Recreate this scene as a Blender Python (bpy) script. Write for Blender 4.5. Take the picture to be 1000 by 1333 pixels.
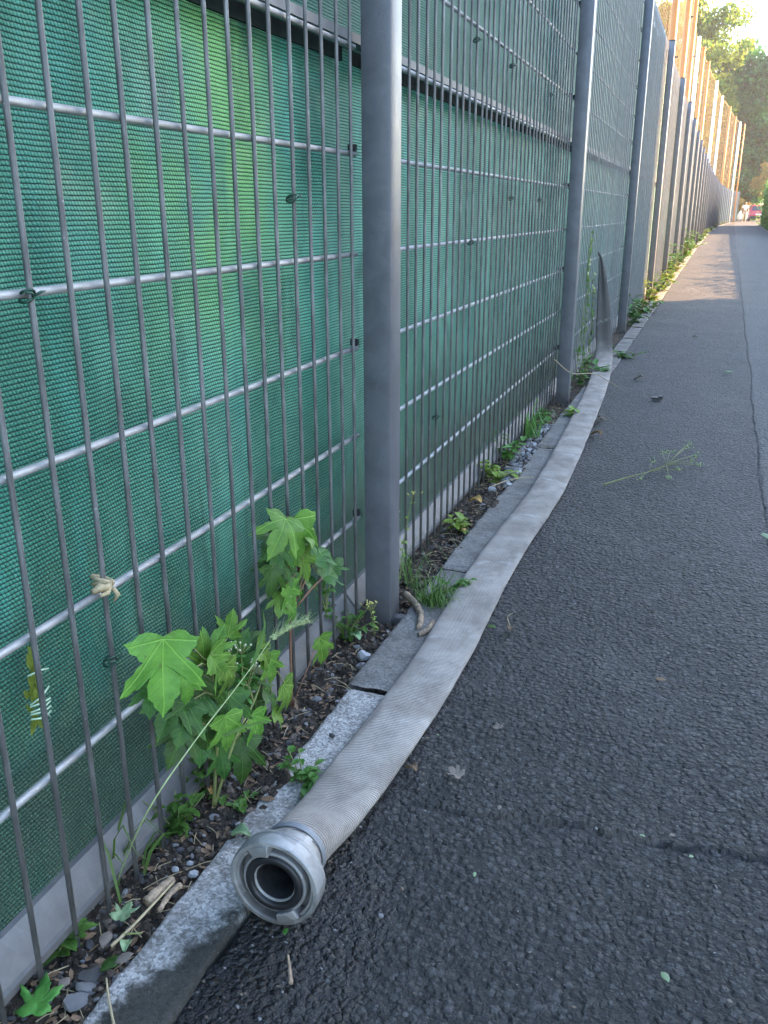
import bpy, bmesh, math, random
import numpy as np
from mathutils import Vector, Matrix

for o in list(bpy.data.objects):
    bpy.data.objects.remove(o)
rnd = random.Random(7)
HAZE = .0005
R = math.radians
scene = bpy.context.scene
COL = scene.collection

# ------------------------------------------------------------------ camera
F_PX, YAW, PITCH, ROLL = 1140.2, 0.34991, 0.33046, -0.00115
CAM = Vector((0.7213, 0.0, 0.9471))
fw = Vector((-math.sin(YAW) * math.cos(PITCH), math.cos(YAW) * math.cos(PITCH), -math.sin(PITCH)))
rt = fw.cross(Vector((0, 0, 1))).normalized()
up = rt.cross(fw)
rt, up = rt * math.cos(ROLL) + up * math.sin(ROLL), up * math.cos(ROLL) - rt * math.sin(ROLL)
cd = bpy.data.cameras.new('camera')
cam = bpy.data.objects.new('camera', cd)
COL.objects.link(cam)
cd.sensor_fit = 'VERTICAL'
cd.sensor_height = 24.0
cd.lens = 24.0 * F_PX / 1333.0
cd.clip_start = 0.02
cd.clip_end = 2000
M = Matrix.Identity(4)
for i in range(3):
    M[i][0], M[i][1], M[i][2], M[i][3] = rt[i], up[i], -fw[i], CAM[i]
cam.matrix_world = M
scene.camera = cam

# ------------------------------------------------------------------ world and sun
SUN_EL, SUN_AZ = R(22), R(52)          # azimuth measured from +Y (down the path) towards +X
to_sun = Vector((math.sin(SUN_AZ) * math.cos(SUN_EL), math.cos(SUN_AZ) * math.cos(SUN_EL), math.sin(SUN_EL)))
world = bpy.data.worlds.new('World')
scene.world = world
world.use_nodes = True
wn = world.node_tree
wn.nodes.clear()
sky = wn.nodes.new('ShaderNodeTexSky')
sky.sky_type = 'NISHITA'
sky.sun_disc = False
sky.sun_elevation = SUN_EL
sky.sun_rotation = math.atan2(to_sun.x, to_sun.y)
sky.dust_density = 1.0
sky.air_density = 1.0
sky.ozone_density = 1.5
bg = wn.nodes.new('ShaderNodeBackground')
bg.inputs[1].default_value = 0.15
wo = wn.nodes.new('ShaderNodeOutputWorld')
wn.links.new(sky.outputs[0], bg.inputs[0])
wn.links.new(bg.outputs[0], wo.inputs[0])
sl = bpy.data.lights.new('sun', 'SUN')
sl.energy = 5.0
sl.angle = R(0.5)
sl.color = (1.0, 0.60, 0.30)
so = bpy.data.objects.new('sun', sl)
COL.objects.link(so)
so.rotation_euler = to_sun.to_track_quat('Z', 'Y').to_euler()
so.location = to_sun * 60
scene.view_settings.view_transform = 'Standard'
scene.view_settings.look = 'None'
scene.view_settings.gamma = 1
scene.view_settings.use_curve_mapping = False
scene.view_settings.exposure = 3.1
scene.cycles.max_bounces = 6
scene.cycles.transparent_max_bounces = 12
scene.cycles.use_denoising = True

# ------------------------------------------------------------------ helpers
def ray(px, py):
    return (rt * ((px - 500) / F_PX) - up * ((py - 666.5) / F_PX) + fw)

def gp(px, py, z=0.0):
    d = ray(px, py)
    return CAM + d * ((z - CAM.z) / d.z)

def fp(px, py, x=0.0):
    d = ray(px, py)
    return CAM + d * ((x - CAM.x) / d.x)

def yp(px, py, y):
    d = ray(px, py)
    return CAM + d * ((y - CAM.y) / d.y)

def mesh(name, v, f, mats=None, smooth=False, uv=None, midx=None):
    me = bpy.data.meshes.new(name)
    me.from_pydata([tuple(a) for a in v], [], f)
    for m in (mats if isinstance(mats, (list, tuple)) else [mats]):
        if m:
            me.materials.append(m)
    if smooth:
        me.polygons.foreach_set('use_smooth', [True] * len(me.polygons))
    if midx is not None:
        me.polygons.foreach_set('material_index', midx)
    if uv is not None:
        l = me.uv_layers.new(name='UVMap')
        idx = np.zeros(len(me.loops), dtype=np.int32)
        me.loops.foreach_get('vertex_index', idx)
        l.data.foreach_set('uv', np.asarray(uv, dtype=np.float32)[idx].ravel())
    me.update()
    return me

def link(name, me, parent=None, loc=None, rot=None, scale=None, kind=None):
    o = bpy.data.objects.new(name, me)
    COL.objects.link(o)
    if parent:
        o.parent = parent
    if loc is not None:
        o.location = loc
    if rot is not None:
        o.rotation_euler = rot
    if scale is not None:
        o.scale = scale if hasattr(scale, '__len__') else (scale,) * 3
    if kind:
        o['kind'] = kind
    return o

def tag(o, label, cat, group=None):
    o['label'] = label
    o['category'] = cat
    if group:
        o['group'] = group
    return o

def thing(name, label, cat, loc=(0, 0, 0), rot=(0, 0, 0), group=None):
    o = bpy.data.objects.new(name, None)
    COL.objects.link(o)
    o.empty_display_size = .05
    o.location = loc
    o.rotation_euler = rot
    return tag(o, label, cat, group)

def box(v, f, c, s, rz=0.0):
    n = len(v)
    cr, sr = math.cos(rz), math.sin(rz)
    for dx, dy, dz in ((-1,-1,-1),(1,-1,-1),(1,1,-1),(-1,1,-1),(-1,-1,1),(1,-1,1),(1,1,1),(-1,1,1)):
        x, y, z = dx*s[0]/2, dy*s[1]/2, dz*s[2]/2
        v.append((c[0]+x*cr-y*sr, c[1]+x*sr+y*cr, c[2]+z))
    for q in ((0,3,2,1),(4,5,6,7),(0,1,5,4),(1,2,6,5),(2,3,7,6),(3,0,4,7)):
        f.append(tuple(n+i for i in q))

def bevel_box(name, size, bev, mat, segs=2):
    bm = bmesh.new()
    bmesh.ops.create_cube(bm, size=1)
    for w in bm.verts:
        w.co = Vector((w.co.x*size[0], w.co.y*size[1], w.co.z*size[2]))
    bmesh.ops.bevel(bm, geom=bm.edges[:], offset=bev, segments=segs, affect='EDGES', profile=.5)
    me = bpy.data.meshes.new(name)
    bm.to_mesh(me); bm.free()
    me.materials.append(mat)
    me.polygons.foreach_set('use_smooth', [True]*len(me.polygons))
    try:
        me.set_sharp_from_angle(angle=R(28))
    except Exception:
        pass
    return me

def tube(v, f, pts, rads, n=6, cap=True, uvs=None):
    pts = [Vector(p) for p in pts]
    if not hasattr(rads, '__len__'):
        rads = [rads] * len(pts)
    base = len(v)
    t0 = (pts[1] - pts[0]).normalized()
    a = t0.orthogonal().normalized()
    for i, p in enumerate(pts):
        t = (pts[min(i+1, len(pts)-1)] - pts[max(i-1, 0)]).normalized()
        a = (a - t * a.dot(t)).normalized()
        b = t.cross(a)
        for k in range(n):
            th = 2*math.pi*k/n
            v.append(p + (a*math.cos(th) + b*math.sin(th)) * rads[i])
    for i in range(len(pts)-1):
        for k in range(n):
            k2 = (k+1) % n
            f.append((base+i*n+k, base+i*n+k2, base+(i+1)*n+k2, base+(i+1)*n+k))
    if cap:
        f.append(tuple(base+k for k in reversed(range(n))))
        f.append(tuple(base+(len(pts)-1)*n+k for k in range(n)))

def catmull(P, n=8):
    P = [np.array(p, float) for p in P]
    out = []
    for i in range(len(P)-1):
        p0, p1, p2, p3 = P[max(i-1, 0)], P[i], P[i+1], P[min(i+2, len(P)-1)]
        for k in range(n):
            t = k/n
            out.append(.5*((2*p1)+(-p0+p2)*t+(2*p0-5*p1+4*p2-p3)*t*t+(-p0+3*p1-3*p2+p3)*t**3))
    out.append(P[-1])
    return out

# numpy noise
def h2(ix, iy, seed):
    n = (ix.astype(np.int64)*374761393 + iy.astype(np.int64)*668265263 + seed*974711) & 0x7fffffff
    n = ((n ^ (n >> 13)) * 1274126177) & 0x7fffffff
    n = ((n ^ (n >> 15)) * 2246822519) & 0x7fffffff
    return ((n ^ (n >> 16)) & 0xffff) / 65535.0

def vnoise(x, y, seed=0):
    ix, iy = np.floor(x), np.floor(y)
    fx, fy = x-ix, y-iy
    fx = fx*fx*(3-2*fx); fy = fy*fy*(3-2*fy)
    a, b = h2(ix, iy, seed), h2(ix+1, iy, seed)
    c, d = h2(ix, iy+1, seed), h2(ix+1, iy+1, seed)
    return (a*(1-fx)+b*fx)*(1-fy)+(c*(1-fx)+d*fx)*fy

def fbm(x, y, seed=0, o=4):
    s, a, t = 0, 1, 0
    for i in range(o):
        s = s + a*vnoise(x*2**i, y*2**i, seed+i*17)
        t += a; a *= .5
    return s/t

def cells(x, y, seed=0):
    ix, iy = np.floor(x), np.floor(y)
    best = np.full(x.shape, 9.0); sec = np.full(x.shape, 9.0); idv = np.zeros(x.shape)
    for dx in (-1, 0, 1):
        for dy in (-1, 0, 1):
            cx, cy = ix+dx, iy+dy
            px = cx+.1+.8*h2(cx, cy, seed); py = cy+.1+.8*h2(cx, cy, seed+5)
            d = np.hypot(px-x, py-y)
            m = d < best
            sec = np.where(m, best, np.minimum(sec, d))
            idv = np.where(m, h2(cx, cy, seed+9), idv)
            best = np.minimum(best, d)
    return best, sec, idv

def _h(ix, iy, seed):
    n = (ix*374761393 + iy*668265263 + seed*974711) & 0x7fffffff
    n = ((n ^ (n >> 13)) * 1274126177) & 0x7fffffff
    n = ((n ^ (n >> 15)) * 2246822519) & 0x7fffffff
    return ((n ^ (n >> 16)) & 0xffff) / 65535.0

def pfbm(x, y, seed=0, o=4):
    s, a, t = 0.0, 1.0, 0.0
    for i in range(o):
        X, Y = x*2**i, y*2**i
        ix, iy = math.floor(X), math.floor(Y)
        u, w = X-ix, Y-iy
        u = u*u*(3-2*u); w = w*w*(3-2*w); q = seed+i*17
        s += a*((_h(ix, iy, q)*(1-u)+_h(ix+1, iy, q)*u)*(1-w)+(_h(ix, iy+1, q)*(1-u)+_h(ix+1, iy+1, q)*u)*w)
        t += a; a *= .5
    return s/t

FX_Y = [-50, 20, 30, 40, 50, 60, 68, 77, 83, 93, 110]
FX_X = [0, 0, .03, .09, .19, .36, .55, .92, 1.25, 2.1, 3.9]
def fx(y):
    return np.interp(y, FX_Y, FX_X)

# ------------------------------------------------------------------ node helpers
class NB:
    def __init__(s, name):
        s.m = bpy.data.materials.new(name)
        s.m.use_nodes = True
        s.t = s.m.node_tree
        s.t.nodes.clear()
        s.out = s.t.nodes.new('ShaderNodeOutputMaterial')
    def n(s, ty, **k):
        nd = s.t.nodes.new(ty)
        for a, b in k.items():
            setattr(nd, a, b)
        return nd
    def set(s, inp, val):
        if isinstance(val, bpy.types.NodeSocket):
            s.t.links.new(val, inp)
        elif val is not None:
            inp.default_value = val
    def co(s, kind='Object'):
        return s.n('ShaderNodeTexCoord').outputs[kind]
    def pos(s):
        return s.n('ShaderNodeNewGeometry').outputs['Position']
    def uv(s):
        return s.n('ShaderNodeUVMap').outputs[0]
    def xyz(s, vec):
        nd = s.n('ShaderNodeSeparateXYZ'); s.set(nd.inputs[0], vec); return nd.outputs
    def vec(s, x, y, z):
        nd = s.n('ShaderNodeCombineXYZ')
        for i, a in enumerate((x, y, z)): s.set(nd.inputs[i], a)
        return nd.outputs[0]
    def scale(s, vec, sc):
        nd = s.n('ShaderNodeVectorMath', operation='MULTIPLY'); s.set(nd.inputs[0], vec); nd.inputs[1].default_value = sc; return nd.outputs[0]
    def vadd(s, a, b):
        nd = s.n('ShaderNodeVectorMath', operation='ADD'); s.set(nd.inputs[0], a); s.set(nd.inputs[1], b); return nd.outputs[0]
    def noise(s, vec, sc, det=4, rough=.55, dist=0, out=0):
        nd = s.n('ShaderNodeTexNoise'); s.set(nd.inputs['Vector'], vec)
        nd.inputs['Scale'].default_value = sc; nd.inputs['Detail'].default_value = det
        nd.inputs['Roughness'].default_value = rough; nd.inputs['Distortion'].default_value = dist
        return nd.outputs[out]
    def voro(s, vec, sc, feature='F1', out='Distance'):
        nd = s.n('ShaderNodeTexVoronoi', feature=feature); s.set(nd.inputs['Vector'], vec); nd.inputs['Scale'].default_value = sc
        return nd.outputs[out]
    def math(s, op, a, b=None, c=None, clamp=False):
        nd = s.n('ShaderNodeMath', operation=op, use_clamp=clamp)
        for i, q in enumerate((a, b, c)):
            if q is not None: s.set(nd.inputs[i], q)
        return nd.outputs[0]
    def ss(s, x, a, b):
        nd = s.n('ShaderNodeMapRange', interpolation_type='SMOOTHSTEP')
        s.set(nd.inputs[0], x); s.set(nd.inputs[1], a); s.set(nd.inputs[2], b)
        return nd.outputs[0]
    def ramp(s, fac, stops):
        nd = s.n('ShaderNodeValToRGB'); s.set(nd.inputs[0], fac)
        el = nd.color_ramp.elements
        while len(el) > 1: el.remove(el[-1])
        for i, (p, c) in enumerate(stops):
            e = el[0] if i == 0 else el.new(p)
            e.position = p; e.color = (c[0], c[1], c[2], 1) if hasattr(c, '__len__') else (c, c, c, 1)
        return nd.outputs[0]
    def mix(s, fac, a, b, mode='MIX'):
        nd = s.n('ShaderNodeMix', data_type='RGBA', blend_type=mode)
        s.set(nd.inputs['Factor'], fac)
        for k, q in (('A', a), ('B', b)):
            i = [x for x in nd.inputs if x.name == k and x.type == 'RGBA'][0]
            if isinstance(q, bpy.types.NodeSocket): s.t.links.new(q, i)
            else: i.default_value = (q[0], q[1], q[2], 1) if hasattr(q, '__len__') else (q, q, q, 1)
        return [x for x in nd.outputs if x.type == 'RGBA'][0]
    def bump(s, h, strength=.5, dist=.01, normal=None):
        nd = s.n('ShaderNodeBump'); s.set(nd.inputs['Height'], h)
        nd.inputs['Strength'].default_value = strength; nd.inputs['Distance'].default_value = dist
        if normal is not None: s.set(nd.inputs['Normal'], normal)
        return nd.outputs[0]
    def bsdf(s, col, rough=.6, metal=0.0, normal=None, spec=.5, trans=None, transcol=None):
        b = s.n('ShaderNodeBsdfPrincipled')
        if isinstance(col, bpy.types.NodeSocket): s.set(b.inputs['Base Color'], col)
        else: b.inputs['Base Color'].default_value = (*col, 1)
        s.set(b.inputs['Roughness'], rough); s.set(b.inputs['Metallic'], metal)
        b.inputs['Specular IOR Level'].default_value = spec
        if normal is not None: s.set(b.inputs['Normal'], normal)
        sh = b.outputs[0]
        if trans:
            t = s.n('ShaderNodeBsdfTranslucent')
            c = transcol if transcol is not None else col
            if isinstance(c, bpy.types.NodeSocket): s.set(t.inputs[0], c)
            else: t.inputs[0].default_value = (*c, 1)
            if normal is not None: s.set(t.inputs['Normal'], normal)
            mx = s.n('ShaderNodeMixShader'); mx.inputs[0].default_value = trans
            s.t.links.new(sh, mx.inputs[1]); s.t.links.new(t.outputs[0], mx.inputs[2]); sh = mx.outputs[0]
        s.t.links.new(sh, s.out.inputs[0])
        return s.m

def plain(name, col, rough=.6, metal=0.0, var=.25, sc=30, bump=0.0, spec=.5):
    n = NB(name)
    c = n.co()
    f = n.noise(c, sc, 5, .6)
    dk = tuple(x*(1-var) for x in col); lt = tuple(min(1, x*(1+var)) for x in col)
    nm = n.bump(n.noise(c, sc*3, 4), bump, .003) if bump else None
    return n.bsdf(n.ramp(f, [(.3, dk), (.7, lt)]), rough, metal, nm, spec)

# ------------------------------------------------------------------ materials
def mat_asphalt():
    n = NB('asphalt')
    p = n.pos()
    x, y, z = n.xyz(p)
    big = n.noise(p, 1.3, 4)
    mid = n.noise(p, 16, 4)
    grain = n.noise(p, 420, 4, .65)
    # stones in binder: distorted cells of uneven height, overlaid with finer chips
    pw = n.vadd(p, n.scale(n.noise(p, 150, 2, out=1), (.008, .008, .0)))
    flat = n.n('ShaderNodeVectorMath', operation='MULTIPLY'); n.set(flat.inputs[0], pw); flat.inputs[1].default_value = (1, 1, .05)
    pw = flat.outputs[0]
    v = n.voro(pw, 88)
    vid = n.voro(pw, 88, out='Color')
    sep = n.n('ShaderNodeSeparateColor'); n.set(sep.inputs[0], vid)
    v2 = n.voro(pw, 210); v2c = n.voro(pw, 210, out='Color')
    sep2 = n.n('ShaderNodeSeparateColor'); n.set(sep2.inputs[0], v2c)
    lump = n.noise(p, 60, 3, .6)
    col = n.ramp(n.math('ADD', n.math('MULTIPLY', big, .5), n.math('MULTIPLY', mid, .5)), [(.3, (.0125, .0125, .0132)), (.7, (.027, .0265, .0268))])
    st = n.ss(n.math('ADD', sep.outputs[0], n.math('MULTIPLY', mid, .3)), .86, 1.15)
    col = n.mix(n.math('MULTIPLY', st, .45), col, (.10, .098, .097))
    col = n.mix(n.math('MULTIPLY', n.ss(sep2.outputs[0], .82, .95), .40), col, (.11, .108, .106))
    col = n.mix(n.math('MULTIPLY', n.ss(v, .42, .72), .75), col, (.007, .007, .0075))
    dust = n.ss(n.noise(n.vadd(p, (2, 9, 4)), 2.1, 5, .6), .50, .75)
    col = n.mix(n.math('MULTIPLY', dust, .28), col, (.10, .095, .09))
    spk = n.ss(n.noise(p, 190, 1), .77, .81)
    col = n.mix(n.math('MULTIPLY', spk, .8), col, (.34, .33, .32))
    # the older, paler strip beyond the long seam
    seam = n.math('ADD', n.math('MULTIPLY', n.math('SUBTRACT', y, 3.0), .0105), .965)
    seam = n.math('ADD', seam, n.math('MULTIPLY', n.math('SUBTRACT', n.noise(p, 4, 5), .5), .03))
    old = n.math('MULTIPLY', n.ss(n.math('SUBTRACT', x, seam), -.005, .02), n.ss(y, 2.3, 2.9))
    col = n.mix(n.math('MULTIPLY', old, .45), col, (.095, .092, .090))
    # wet patch where the hose has dripped
    dx = n.math('DIVIDE', n.math('SUBTRACT', x, .27), .13); dy = n.math('DIVIDE', n.math('SUBTRACT', y, .74), .33)
    wet = n.math('ADD', n.math('ADD', n.math('MULTIPLY', dx, dx), n.math('MULTIPLY', dy, dy)), n.math('MULTIPLY', n.math('SUBTRACT', n.noise(p, 9, 5), .5), 1.5))
    wet = n.ss(wet, 1.55, .75)
    col = n.mix(n.math('MULTIPLY', wet, .72), col, (.008, .008, .01))
    rough = n.math('SUBTRACT', .78, n.math('MULTIPLY', wet, .25))
    # soil along the crack
    at = n.n('ShaderNodeAttribute', attribute_name='crack')
    col = n.mix(n.math('MULTIPLY', at.outputs['Fac'], .75), col, n.mix(n.noise(p, 60, 3), (.05, .042, .035), (.15, .125, .10)))
    h = n.math('MULTIPLY', n.math('ADD', n.math('MULTIPLY', n.ss(v, .66, .34), .62), n.math('MULTIPLY', n.math('SUBTRACT', 1.0, v), .5)), n.math('ADD', n.math('MULTIPLY', n.math('POWER', sep.outputs[1], 1.6), 1.35), .25))
    h = n.math('ADD', h, n.math('MULTIPLY', n.math('SUBTRACT', 1.0, v2), n.math('ADD', n.math('MULTIPLY', sep2.outputs[1], .45), .1)))
    h = n.math('ADD', h, n.math('ADD', n.math('MULTIPLY', lump, .8), n.math('MULTIPLY', grain, .28)))
    rough = n.math('SUBTRACT', rough, n.math('MULTIPLY', sep2.outputs[2], .18))
    return n.bsdf(col, rough, 0, n.bump(h, 1.0, .0074), .45)


def mat_concrete(name='edging_concrete', base=(.34, .325, .305)):
    n = NB(name)
    p = n.pos()
    v = n.voro(p, 260); vc = n.voro(p, 260, out='Color')
    sep = n.n('ShaderNodeSeparateColor'); n.set(sep.inputs[0], vc)
    col = n.ramp(sep.outputs[0], [(.1, tuple(b*.45 for b in base)), (.45, base), (.95, tuple(min(1, b*1.75) for b in base))])
    col = n.mix(.30, col, base)
    dirt = n.ss(n.noise(p, 11, 6, .7), .42, .66)
    col = n.mix(n.math('MULTIPLY', dirt, .70), col, (.075, .066, .055))
    moss = n.ss(n.noise(n.vadd(p, (3, 7, 1)), 10, 5), .58, .75)
    col = n.mix(n.math('MULTIPLY', moss, .45), col, (.05, .055, .03))
    x, y, z = n.xyz(p)
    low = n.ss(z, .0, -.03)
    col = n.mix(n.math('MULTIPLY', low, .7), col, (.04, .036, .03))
    older = n.math('MULTIPLY', n.ss(y, 1.50, 1.53), n.math('ADD', n.math('MULTIPLY', n.noise(p, 5, 5, .65), .5), .40))
    col = n.mix(older, col, (.095, .088, .078))
    # the grimy end by the leaking coupling
    gx = n.math('ADD', n.math('MULTIPLY', n.math('SUBTRACT', x, .15), 1.0), n.math('MULTIPLY', n.math('SUBTRACT', n.noise(p, 26, 6, .7), .5), .13))
    g = n.math('MULTIPLY', n.ss(n.math('ADD', gx, n.math('MULTIPLY', n.math('SUBTRACT', .80, y), .38)), -.012, .022), n.ss(y, .98, .86))
    col = n.mix(n.math('MULTIPLY', g, .93), col, n.mix(n.noise(p, 55, 5, .7), (.008, .008, .007), (.050, .046, .034)))
    return n.bsdf(col, .9, 0, n.bump(n.math('ADD', n.math('MULTIPLY', v, -.35), n.noise(p, 160, 5, .7)), .8, .004), .3)

def mat_soil():
    n = NB('soil')
    p = n.pos()
    a = n.noise(p, 35, 6, .65)
    v = n.voro(p, 120)
    col = n.ramp(a, [(.3, (.020, .016, .012)), (.55, (.06, .048, .037)), (.75, (.13, .105, .085))])
    return n.bsdf(col, .95, 0, n.bump(n.math('ADD', a, n.math('MULTIPLY', v, -.4)), 1.0, .012), .2)

def mat_galv(name, base, rough, metal, blot=1.0, sc=9):
    n = NB(name)
    c = n.co()
    p = n.pos()
    b = n.noise(p, sc, 5, .6, .6)
    sp = n.voro(n.vadd(p, n.scale(n.noise(p, 12, 3, out=1), (.03,)*3)), 28, out='Color')
    sep = n.n('ShaderNodeSeparateColor'); n.set(sep.inputs[0], sp)
    f = n.math('ADD', n.math('MULTIPLY', b, .7), n.math('MULTIPLY', sep.outputs[0], .3*blot))
    col = n.ramp(f, [(.25, tuple(q*.72 for q in base)), (.55, base), (.8, tuple(min(1, q*1.3) for q in base))])
    grime = n.ss(n.noise(p, 70, 4, .7), .62, .78)
    col = n.mix(n.math('MULTIPLY', grime, .45), col, tuple(q*.35 for q in base))
    x, y, z = n.xyz(p)
    mud = n.math('MULTIPLY', n.ss(n.math('ADD', z, n.math('MULTIPLY', n.noise(p, 30, 4), .08)), .12, .03), .55)
    col = n.mix(mud, col, (.07, .06, .05))
    return n.bsdf(col, n.math('ADD', n.math('MULTIPLY', b, .25), rough-.12), metal, n.bump(n.noise(p, 160, 4), .25, .002), .5)

def mat_rod():
    n = NB('rod_zinc')
    p = n.pos()
    a = n.noise(n.scale(p, (1, 1, .25)), 60, 5, .65)
    col = n.ramp(a, [(.25, (.075, .073, .072)), (.5, (.15, .148, .148)), (.75, (.25, .25, .255))])
    spot = n.ss(n.noise(p, 140, 3), .68, .76)
    col = n.mix(n.math('MULTIPLY', spot, .55), col, (.55, .55, .56))
    rust = n.ss(n.noise(n.scale(p, (1, 1, .4)), 7, 5, .6), .64, .78)
    col = n.mix(n.math('MULTIPLY', rust, .6), col, (.085, .055, .04))
    return n.bsdf(col, .55, .35, n.bump(a, .5, .003), .5)

def mat_cloth():
    n = NB('shade_cloth')
    u, v, _ = n.xyz(n.uv())
    p = n.pos()
    wob = n.noise(p, 40, 3)
    vv = n.math('ADD', v, n.math('MULTIPLY', n.math('SUBTRACT', wob, .5), .0022))
    row = n.math('DIVIDE', vv, .0062)
    rowf = n.math('FRACT', row)
    h = n.math('SINE', n.math('MULTIPLY', rowf, math.pi))                # rounded yarn row
    h = n.math('POWER', h, .55)
    odd = n.math('MULTIPLY', n.math('FLOOR', row), .5)
    lean = n.math('MULTIPLY', rowf, .35)
    colf = n.math('FRACT', n.math('ADD', n.math('ADD', n.math('DIVIDE', u, .0060), odd), n.math('ADD', lean, n.math('MULTIPLY', wob, .6))))
    t = n.math('SINE', n.math('MULTIPLY', colf, math.pi))
    t = n.math('POWER', t, .6)
    hh = n.math('MULTIPLY', h, n.math('ADD', n.math('MULTIPLY', t, .55), .45))
    yarn = n.noise(n.scale(n.vec(u, v, 0.0), (1, 3, 1)), 260, 3, .7)
    big = n.noise(p, 2.2, 4)
    fade = n.ss(n.noise(n.scale(n.vec(u, v, 0.0), (1, .35, 1)), 2.6, 4), .42, .62)
    base = n.mix(fade, (.030, .165, .110), (.100, .32, .225))
    streak = n.ss(n.noise(n.scale(n.vec(u, v, 0.0), (1, .12, 1)), 9, 4, .6), .50, .68)
    base = n.mix(n.math('MULTIPLY', streak, .55), base, (.06, .33, .26))
    # backlight glow painted into the cloth as a yellower band left of the near post
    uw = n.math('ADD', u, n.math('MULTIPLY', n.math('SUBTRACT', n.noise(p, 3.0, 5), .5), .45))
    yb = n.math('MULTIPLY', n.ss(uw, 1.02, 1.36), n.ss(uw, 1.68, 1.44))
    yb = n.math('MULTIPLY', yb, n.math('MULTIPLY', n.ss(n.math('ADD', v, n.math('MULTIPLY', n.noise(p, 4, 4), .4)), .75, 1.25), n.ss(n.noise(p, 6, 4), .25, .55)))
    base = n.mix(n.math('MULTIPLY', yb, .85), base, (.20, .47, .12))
    sun_bleach = n.math('MULTIPLY', n.ss(n.noise(n.vadd(p, (5, 1, 2)), 7, 4), .55, .75), n.ss(v, .75, 1.05))
    base = n.mix(n.math('MULTIPLY', sun_bleach, .30), base, (.42, .50, .30))
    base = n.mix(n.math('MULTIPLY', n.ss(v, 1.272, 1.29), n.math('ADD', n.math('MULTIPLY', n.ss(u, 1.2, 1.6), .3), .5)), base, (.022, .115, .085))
    # splash dirt and algae low down
    dirt = n.ss(n.math('ADD', v, n.math('MULTIPLY', n.math('SUBTRACT', n.noise(p, 6, 5), .5), .6)), .70, .10)
    base = n.mix(n.math('MULTIPLY', dirt, .78), base, n.mix(n.ss(n.noise(p, 18, 5), .42, .62), (.018, .055, .035), (.06, .10, .05)))
    foot = n.ss(n.math('ADD', v, n.math('MULTIPLY', n.math('SUBTRACT', n.noise(p, 8, 5), .5), .16)), .34, .20)
    base = n.mix(n.math('MULTIPLY', foot, .8), base, n.mix(n.noise(p, 14, 5, .65), (.018, .038, .028), (.075, .105, .075)))
    stain = n.ss(n.noise(n.scale(p, (1, 1, .5)), 9, 5, .6), .52, .72)
    base = n.mix(n.math('MULTIPLY', stain, .6), base, (.02, .085, .055))
    run = n.math('MULTIPLY', n.ss(n.noise(n.scale(n.vec(u, v, 0.0), (1, .06, 1)), 26, 4, .65), .55, .72), n.ss(v, 1.25, .5))
    base = n.mix(n.math('MULTIPLY', run, .55), base, (.025, .075, .045))
    shade = n.math('MULTIPLY', hh, n.math('ADD', n.math('MULTIPLY', yarn, .7), .62), clamp=True)
    col = n.mix(n.ss(shade, .25, .80), n.mix(.90, base, (.003, .010, .008)), base)
    light = n.math('MULTIPLY', n.ss(yarn, .50, .70), n.math('MULTIPLY', hh, .50))
    col = n.mix(light, col, (.33, .58, .44))
    return n.bsdf(col, .55, 0, n.bump(hh, .9, .0028), .35, trans=.25)

def mat_hose():
    n = NB('hose_jacket')
    u, v, _ = n.xyz(n.uv())
    p = n.pos()
    skew = n.math('ADD', u, n.math('MULTIPLY', v, .22))
    w = n.math('FRACT', n.math('DIVIDE', n.math('ADD', skew, n.math('MULTIPLY', n.noise(p, 30, 2), .0018)), .0056))
    rib = n.math('SINE', n.math('MULTIPLY', w, math.pi))
    rib = n.math('POWER', rib, .7)
    warp = n.math('SINE', n.math('MULTIPLY', v, 2*math.pi/.0032))
    big = n.noise(p, 9, 5, .6)
    fine = n.noise(n.scale(n.vec(u, v, 0.0), (1, 1, 1)), 300, 3, .7)
    base = n.ramp(big, [(.28, (.25, .218, .19)), (.55, (.40, .355, .315)), (.75, (.50, .45, .405))])
    grime = n.ss(n.noise(n.vadd(p, (4, 4, 4)), 24, 6, .65), .52, .75)
    base = n.mix(n.math('MULTIPLY', grime, .5), base, (.15, .13, .115))
    smear = n.ss(n.noise(n.scale(n.vec(u, v, 0.0), (1, 3, 1)), 5, 5, .6), .46, .68)
    base = n.mix(n.math('MULTIPLY', smear, .6), base, (.16, .14, .125))
    hx, hy, hz_ = n.xyz(p)
    base = n.mix(n.math('MULTIPLY', n.ss(n.math('ADD', hz_, n.math('MULTIPLY', n.noise(p, 12, 4), .1)), .12, .22), n.math('MULTIPLY', n.ss(hy, 5, 5.5), .8)), base, (.085, .08, .078))
    # pale scuffed creases every half metre or so
    cf = n.math('FRACT', n.math('ADD', n.math('DIVIDE', u, .43), n.math('ADD', n.math('MULTIPLY', n.noise(p, 1.7, 2), .9), n.math('MULTIPLY', v, .35))))
    crease = n.ss(n.math('ABSOLUTE', n.math('SUBTRACT', cf, .5)), .035, .006)
    crease = n.math('MULTIPLY', crease, n.math('MULTIPLY', n.ss(n.noise(p, 28, 4), .42, .66), .7))
    base = n.mix(n.math('MULTIPLY', crease, .6), base, (.68, .66, .64))
    # darker grooves between the ribs
    col = n.mix(n.math('MULTIPLY', n.ss(rib, .70, .15), .68), base, (.07, .064, .06))
    col = n.mix(n.math('MULTIPLY', n.math('SUBTRACT', fine, .35), .35, clamp=True), col, (.12, .115, .11))
    hgt = n.math('ADD', n.math('MULTIPLY', rib, 1.0), n.math('ADD', n.math('MULTIPLY', warp, .12), n.math('MULTIPLY', crease, .6)))
    return n.bsdf(col, .85, 0, n.bump(hgt, .8, .0022), .25)

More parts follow.
